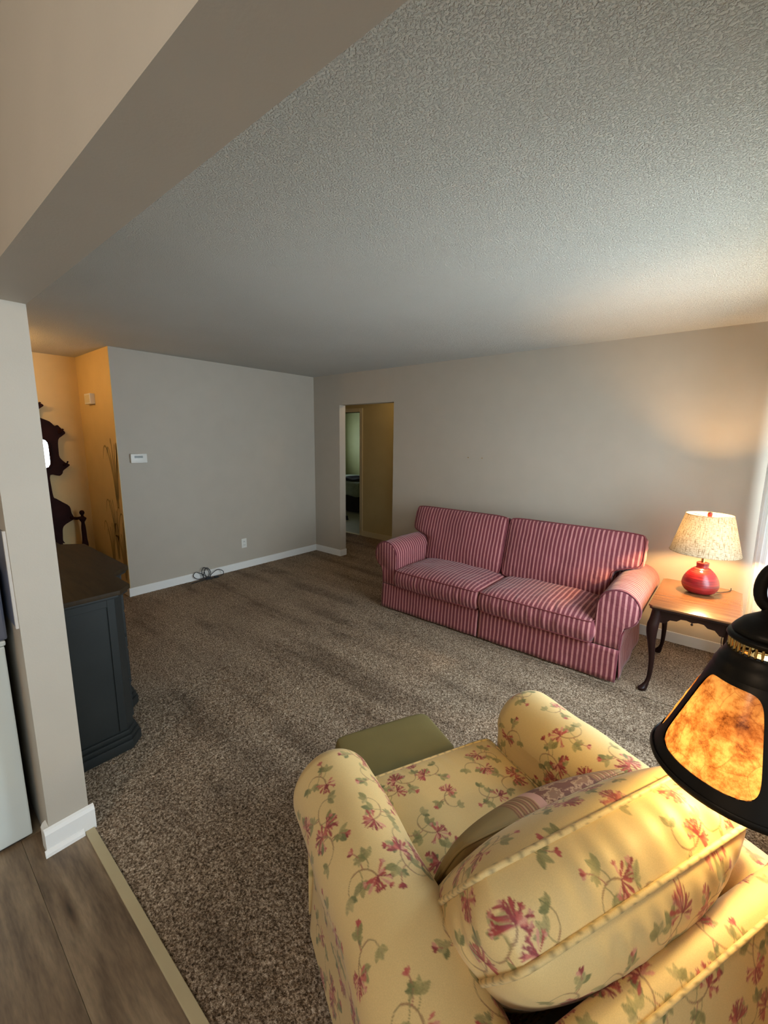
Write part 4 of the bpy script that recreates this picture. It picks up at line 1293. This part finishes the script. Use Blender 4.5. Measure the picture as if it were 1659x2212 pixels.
# ------------------------------------------------------------------ hall tree
def hall_tree():
    yc = 1.0
    t = thing('hall_tree', 'tall carved dark wood hall tree with mirror standing in the foyer behind the dresser', 'hall tree', (-5.56, yc, 0))
    W = M['tree_wood']
    k = 1.018
    r = [(0, 2.06), (.05, 2.03), (.08, 1.975), (.15, 1.948), (.205, 1.915), (.175, 1.885), (.155, 1.86), (.15, 1.80), (.235, 1.757), (.275, 1.712), (.30, 1.722), (.325, 1.69), (.36, 1.645), (.33, 1.612), (.292, 1.571), (.284, 1.457), (.288, 1.39),
         (.33, 1.335), (.365, 1.315), (.355, 1.295), (.305, 1.254), (.295, 1.225), (.265, 1.200), (.19, 1.212), (.187, 1.09), (.195, .985), (.215, .965), (.265, .923), (.322, .871), (.333, .80), (.345, .765),
         (.350, .730), (.275, .685), (.243, .646), (.234, .566), (.232, .510), (.245, .480), (.20, .500), (.15, .54), (.07, .52)]
    r = [(y * k, 1.622 + (z - 1.622) * k) for y, z in r]
    # mirror opening as its own rounded outline; the board is split left and right of it by a frame
    r = [tuple(q) for q in path_round(r, 3)]
    pts = r + [(-y, z) for y, z in r[::-1] if y > 0.002]
    # carcass board behind, thin
    MB().prism([(y, z) for y, z in pts], 0.0, 0.020, 'x').build('back_board', W, t)
    # carved relief: inner raised contour
    mz0, mz1, my = 1.27, 1.585, 0.207
    n = 40; loop = []
    for i in range(n):
        a = 2 * PI * i / n; q = (abs(math.cos(a)) ** 6 + abs(math.sin(a)) ** 6) ** (-1 / 6)
        loop.append((q * math.cos(a) * my, (mz0 + mz1) / 2 + q * math.sin(a) * (mz1 - mz0) / 2))
    MB().prism(loop, 0.020, 0.024, 'x').build('mirror', M['mirror'], t)
    MB().tube([(0.026, y * 1.04, (z - 1.4275) * 1.04 + 1.4275) for y, z in loop], 0.011, 8, True).build('mirror_frame', W, t, smooth=True)
    for sg in (-1, 1):
        for y, z in ((0.335, 1.655), (0.345, 1.318), (0.17, 1.915)):
            MB().tube([tuple(p) for p in path_round([(0.015, sg * (y - 0.03), z - 0.01), (0.05, sg * (y - 0.02), z - 0.015), (0.075, sg * (y - 0.01), z + 0.005), (0.080, sg * y, z + 0.03)], 4)], [0.007] * 12 + [0.010], 8).build('coat_hook', W, t, smooth=True)
        # arm to the turned post
        MB().tube([tuple(p) for p in path_round([(0.02, sg * 0.33, 0.735), (0.07, sg * 0.36, 0.725), (0.12, sg * 0.395, 0.735)], 5)], 0.016, 8).build('arm', W, t, smooth=True)
        pr = path_round([(0.030, 0.40), (0.030, 0.45), (0.024, 0.50), (0.022, 0.62), (0.016, 0.68), (0.024, 0.70), (0.032, 0.715), (0.036, 0.73), (0.020, 0.745), (0.012, 0.76), (0.022, 0.78), (0.024, 0.795), (0.016, 0.812), (0.002, 0.818)], 3)
        MB().lathe([(max(0.0005, a), b) for a, b in pr], 0.13, sg * 0.405, 16).build('post', W, t, smooth=True)
        MB().box(0.105, 0.155, sg * 0.405 - 0.025, sg * 0.405 + 0.025, 0.0, 0.40, 0.004).build('leg', W, t)
        MB().box(0.0, 0.03, sg * 0.20 - 0.03, sg * 0.20 + 0.03, 0.42, 0.56, 0.004).build('stile', W, t)
    bx = MB().box(0.0, 0.36, -0.375, 0.375, 0.12, 0.40, 0.006).build('seat_box', W, t)
    MB().box(0.0, 0.385, -0.395, 0.378, 0.402, 0.424, 0.005).build('seat_lid', W, t)
    for sg in (-1, 1): MB().box(0.31, 0.355, sg * 0.35 - 0.02, sg * 0.35 + 0.02, 0.0, 0.12, 0.004).build('foot', W, t)


hall_tree()


# ------------------------------------------------------------------ things on the walls and floor
def thermostat():
    t = thing('thermostat', 'white rectangular thermostat with grey display on the left wall', 'thermostat', (XB, 1.722, 1.399))
    MB().box(0.0, 0.026, -0.077, 0.077, -0.047, 0.047, 0.010).build('case', M['plastic'], t, ang=50)
    MB().box(0.0255, 0.0275, -0.042, 0.034, 0.004, 0.026, 0.0).build('display', M['lcd'], t)
    MB().box(0.0, 0.0275, 0.042, 0.056, 0.006, 0.024, 0.001).build('button', M['plastic'], t)


def chime():
    t = thing('door_chime', 'small beige door chime box high on the foyer wall', 'door chime', (-5.185, YF, 1.988))
    MB().box(-0.085, 0.085, -0.045, 0.0, -0.052, 0.052, 0.004).build('case', M['plastic'], t)
    for k in range(9):
        MB().box(-0.070 + k * 0.016, -0.062 + k * 0.016, -0.047, -0.044, -0.038, 0.038).build('slot', M['cream_trim'], t)


def outlet():
    t = thing('wall_outlet', 'white duplex outlet low on the left wall near the corner', 'outlet', (XB, 2.859, 0.316))
    MB().box(0.0, 0.006, -0.035, 0.035, -0.058, 0.058, 0.002).build('cover_plate', M['plastic'], t)
    for z in (-0.022, 0.022):
        s = MB().box(0.005, 0.009, -0.016, 0.016, z - 0.014, z + 0.014, 0.003).build('socket', M['plastic'], t)
        MB().box(0.0085, 0.0095, -0.008, -0.005, z - 0.006, z + 0.006).box(0.0085, 0.0095, 0.005, 0.008, z - 0.006, z + 0.006).build('slot', M['dark_plastic'], s)


def cords():
    t = thing('power_cord', 'tangled black power cord lying against the left baseboard', 'cord', (XB + 0.07, 2.32, 0))
    K = M['dark_plastic']
    a = [(0.03, -0.20, 0.004), (0.02, -0.10, 0.006), (0.015, -0.02, 0.010), (0.0, 0.03, 0.05), (-0.02, 0.02, 0.11), (-0.03, -0.02, 0.135), (-0.02, -0.05, 0.09), (0.0, -0.03, 0.02), (0.01, 0.02, 0.012), (-0.01, 0.05, 0.06), (-0.03, 0.03, 0.12), (-0.03, -0.01, 0.10), (-0.01, -0.01, 0.03)]
    b = [(0.0, -0.02, 0.015), (-0.02, -0.10, 0.02), (-0.035, -0.14, 0.06), (-0.035, -0.11, 0.10), (-0.02, -0.05, 0.07), (0.0, 0.02, 0.02), (0.0, 0.06, 0.05), (-0.01, 0.14, 0.08), (0.0, 0.20, 0.05), (0.01, 0.19, 0.012), (0.02, 0.10, 0.006), (0.02, 0.02, 0.010)]
    c = [(0.0, -0.05, 0.02), (-0.02, -0.02, 0.08), (-0.03, 0.01, 0.125), (-0.02, 0.05, 0.09), (0.0, 0.04, 0.02), (0.02, -0.03, 0.008), (0.03, 0.05, 0.006)]
    for p in (a, b, c): MB().tube([tuple(q) for q in path_round(p, 6)], 0.0042, 7).build('cable', K, t, smooth=True)
    MB().box(0.012, 0.034, 0.075, 0.125, 0.0, 0.020, 0.004).build('plug', K, t)
    MB().box(0.000, 0.025, -0.02, 0.03, 0.0, 0.028, 0.005).build('plug', K, t)


thermostat(); chime(); outlet(); cords()
for x, nm in ((-2.194, 'left of the pair of nails high on the wall above the sofa'), (-2.034, 'right of the pair of nails high on the wall above the sofa')):
    o = MB().tube([(x, YA, 1.431), (x, YA - 0.010, 1.434)], 0.0022, 8).tube([(x, YA - 0.010, 1.434), (x, YA - 0.012, 1.434)], 0.0045, 8).build('nail', M['brass'])
    tag(o, nm, 'nail', 'nails left in the wall above the sofa')

# painted reeds on the foyer wall: flat strokes of paint
wall_f = bpy.data.objects['wall_foyer_back']
def stroke(pts, wmax, name='painted_reed'):
    P, d = resample([tuple(p) for p in path_round(pts, 6)], 0.02)
    vs = []; n = len(P)
    for i in range(n):
        tg = P[min(i + 1, n - 1)] - P[max(i - 1, 0)]; tg /= np.linalg.norm(tg) + 1e-9
        nn = np.array([-tg[1], tg[0]]); w_ = wmax * math.sin(PI * min(0.999, (i + 0.6) / n)) ** 0.6 / 2 + 0.0005
        for s in (-1, 1): vs.append((P[i][0] + s * nn[0] * w_, YF - 0.0008, P[i][1] + s * nn[1] * w_))
    MB().add(vs, [(2 * i, 2 * i + 1, 2 * i + 3, 2 * i + 2) for i in range(n - 1)]).build(name, M['reed'], wall_f)
r2 = random.Random(4)
for bx_, bz, sc_ in ((-4.74, 0.9, 1.0), (-4.85, 0.35, 0.8), (-4.70, 0.15, 0.75), (-5.0, 0.2, 0.7)):
    for k in range(6):
        lean = (k - 2.5) / 2.5
        h_ = sc_ * r2.uniform(0.62, 0.86); dx = lean * 0.22 * sc_
        x_ = bx_ + 0.02 * lean
        pts = [(x_, bz), (x_ + dx * 0.2, bz + h_ * 0.5), (x_ + dx * 0.6, bz + h_ * 0.85), (x_ + dx * 1.0, bz + h_ * (1.0 - 0.1 * abs(lean))), (x_ + dx * 1.25, bz + h_ * (0.93 - 0.22 * abs(lean)))]
        pts = [(min(px_, XB - 0.02), pz) for px_, pz in pts]
        stroke(pts, 0.026 * sc_)

# foyer wall sconce, out of view behind the kitchen wall; it lights the foyer
def sconce():
    t = thing('wall_sconce', 'brass wall sconce with frosted shade in the foyer', 'sconce', (-4.85, YH1, 2.10))
    MB().lathe([(0.0, 0.0), (0.045, 0.0), (0.04, 0.012), (0.0, 0.014)], n=24).build('backplate', M['brass'], t, ang=50)
    t.children[-1].rotation_euler = (-PI / 2, 0, 0)
    MB().tube([(0, 0.01, 0), (0, 0.07, -0.02), (0, 0.10, 0.0), (0, 0.10, 0.03)], 0.006, 8).build('arm', M['brass'], t, smooth=True)
    point('foyer_light', (-4.85, YH1 + 0.10, 2.20), P_FOYER, (1.0, 0.62, 0.25), 0.04)
    MB().lathe([(0.02, 0.035), (0.03, 0.036), (0.055, 0.06)], 0, 0.10, 24, caps=False).build('cup', M['brass'], t, smooth=True)
sconce()


# ------------------------------------------------------------------ range in the kitchen
def stove():
    t = thing('kitchen_range', 'white kitchen range with grey backguard at the left edge', 'stove', (-2.42, -0.08, 0))
    A = M['appliance']
    MB().box(-0.375, 0.375, -0.31, 0.318, 0.012, 0.835, 0.006).build('body', A, t)
    MB().box(-0.36, 0.36, -0.29, 0.30, 0.0, 0.012).build('plinth', M['dark_plastic'], t)
    MB().box(-0.38, 0.38, -0.335, 0.322, 0.838, 0.858, 0.006).build('cooktop', A, t)
    MB().box(-0.378, 0.378, 0.235, 0.330, 0.860, 1.125, 0.008).build('backguard', M['steel'], t)
    d = MB().box(-0.365, 0.365, -0.345, -0.311, 0.24, 0.72, 0.006).build('oven_door', A, t)
    MB().box(-0.25, 0.25, -0.348, -0.344, 0.34, 0.60).build('window', M['dark_plastic'], d)
    MB().tube([(-0.30, -0.345, 0.68), (-0.30, -0.375, 0.685), (0.30, -0.375, 0.685), (0.30, -0.345, 0.68)], 0.009, 8).build('handle', M['steel'], d)
    dr = MB().box(-0.365, 0.365, -0.340, -0.311, 0.07, 0.23, 0.006).build('drawer', A, t)
    for x in (-0.2, 0.2):
        for y in (-0.2, 0.09):
            b = MB().lathe([(0.095, 0.858), (0.105, 0.862), (0.100, 0.860), (0.03, 0.856)], x, y, 32).build('burner', M['steel'], t, smooth=True)
            for q in (0.03, 0.05, 0.07, 0.088):
                MB().tube([(x + q * math.cos(a), y + q * math.sin(a), 0.868) for a in np.linspace(0, 2 * PI, 28, endpoint=False)], 0.005, 6, True).build('coil', M['dark_plastic'], b, smooth=True)
    for x in (-0.28, -0.17, 0.17, 0.28):
        k = MB().lathe([(0.02, 0), (0.018, 0.02), (0.0, 0.022)], n=16).build('knob', A, t, ang=50)
        k.rotation_euler = (PI / 2, 0, 0); k.location = (x, 0.235, 1.03)


stove()
tb = thing('tin_box', 'small brass coloured tin on top of the range backguard', 'tin', (-2.09, 0.20, 1.125))
MB().box(-0.04, 0.04, -0.025, 0.025, 0, 0.028, 0.003).build('body', M['brass'], tb)
MB().box(-0.041, 0.041, -0.026, 0.026, 0.028, 0.036, 0.002).build('lid', M['brass'], tb)


# ------------------------------------------------------------------ bedroom seen through two doorways
def bed():
    t = thing('bed', 'bed with grey green blanket and dark skirt seen through the hallway door', 'bed', (-7.25, 7.60, 0))
    MB().box(-0.98, 0.98, -0.88, 0.85, 0.02, 0.36, 0.01).build('bed_skirt', M['bed_skirt'], t)
    pillow('mattress', (0, 0, 0.50), (1, 0, 0), (0, 1, 0), lambda s, tt: (s * 1.0, tt * 0.88), 0.13, 0.02, M['bed_cover'], t, pitch=0.05, seed=3, rad=0.03, bulge=0.02, wrinkle=0.02, pw=8)
    n = 40; V = np.zeros((n, 14, 3))
    for i in range(n):
        x = -1.0 + 2.03 * i / (n - 1)
        for j in range(14):
            f = j / 13
            if f < 0.5: V[i, j] = (x, 0.3 - 1.19 * f * 2, 0.67 + 0.012 * math.sin(x * 11 + f * 9))
            else: V[i, j] = (x, -0.90 - 0.02 * math.sin(x * 14), 0.67 - (f - 0.5) * 2 * (0.30 + 0.02 * math.sin(x * 9)))
    grid_obj('blanket', V, M['bed_cover'], t).modifiers.new('thickness', 'SOLIDIFY').thickness = 0.01


bed()
# clothes on the bed
def cloth_heap(name, x, y, z, sx, sy, hh, mat, seed, label):
    n = 36; rs = np.random.RandomState(seed)
    s = np.linspace(-1, 1, n); X, Y = np.meshgrid(s, s, indexing='ij')
    R_ = np.clip(1 - (np.abs(X) ** 3 + np.abs(Y) ** 3), 0, 1) ** 0.5
    Z = R_ * hh * (0.7 + 0.8 * waves(X * 0.3, Y * 0.3, seed, 1.0)) + 0.004
    V = np.stack([X * sx, Y * sy, np.maximum(Z, 0.003)], -1)
    t = thing(name, label, 'clothes', (x, y, z))
    grid_obj('folds', V, mat, t).modifiers.new('thickness', 'SOLIDIFY').thickness = 0.006
cloth_heap('clothes_pile', -6.62, 6.98, 0.70, 0.34, 0.20, 0.09, M['bed_skirt'], 5, 'dark clothes heaped on the bed beyond the doorway')
cloth_heap('folded_towel', -6.44, 7.42, 0.70, 0.17, 0.14, 0.13, M['trim'], 6, 'white towel behind the dark clothes on the bed')
sh = thing('shoe', 'black shoe on the bedroom floor by the bed', 'shoe', (-6.02, 5.95, 0), 1.2)
MB().prism(path_round([(-0.13, -0.03), (-0.10, 0.04), (0.0, 0.035), (0.10, 0.045), (0.14, 0.0), (0.10, -0.045), (0.0, -0.03), (-0.10, -0.045), (-0.13, -0.03)], 3)[:-1], -0.012, 0.012, 'z').build('sole', M['dark_plastic'], sh)
MB().prism(path_round([(-0.12, -0.03), (-0.10, 0.035), (0.0, 0.03), (0.09, 0.04), (0.13, 0.0), (0.09, -0.04), (0.0, -0.025), (-0.10, -0.035), (-0.12, -0.03)], 3)[:-1], 0.012, 0.07, 'z', 0.01).build('upper', M['bed_skirt'], sh)

# kitchen ceiling lamp (behind the camera)
kl = thing('ceiling_lamp', 'round white kitchen ceiling lamp', 'lamp', (-0.6, -1.5, H))
MB().lathe([(0.17, 0.0), (0.17, -0.02), (0.16, -0.035)], n=32).build('rim', M['trim'], kl, ang=50)
MB().lathe([(0.155, -0.03), (0.14, -0.06), (0.09, -0.085), (0.0, -0.095)], n=32).build('diffuser', M['linen'], kl, smooth=True)
point('kitchen_light', (-0.6, -1.5, H - 0.16), P_KITCHEN, (1.0, 0.74, 0.50), 0.10)
point('hall_light', (-3.6, 4.62, 2.28), P_HALL, (1.0, 0.72, 0.38), 0.08)
hl = thing('hall_ceiling_lamp', 'small glass ceiling lamp in the hallway', 'lamp', (-3.6, 4.62, H))
MB().lathe([(0.10, 0.0), (0.10, -0.02), (0.02, -0.03)], n=24).build('rim', M['brass'], hl, ang=50)
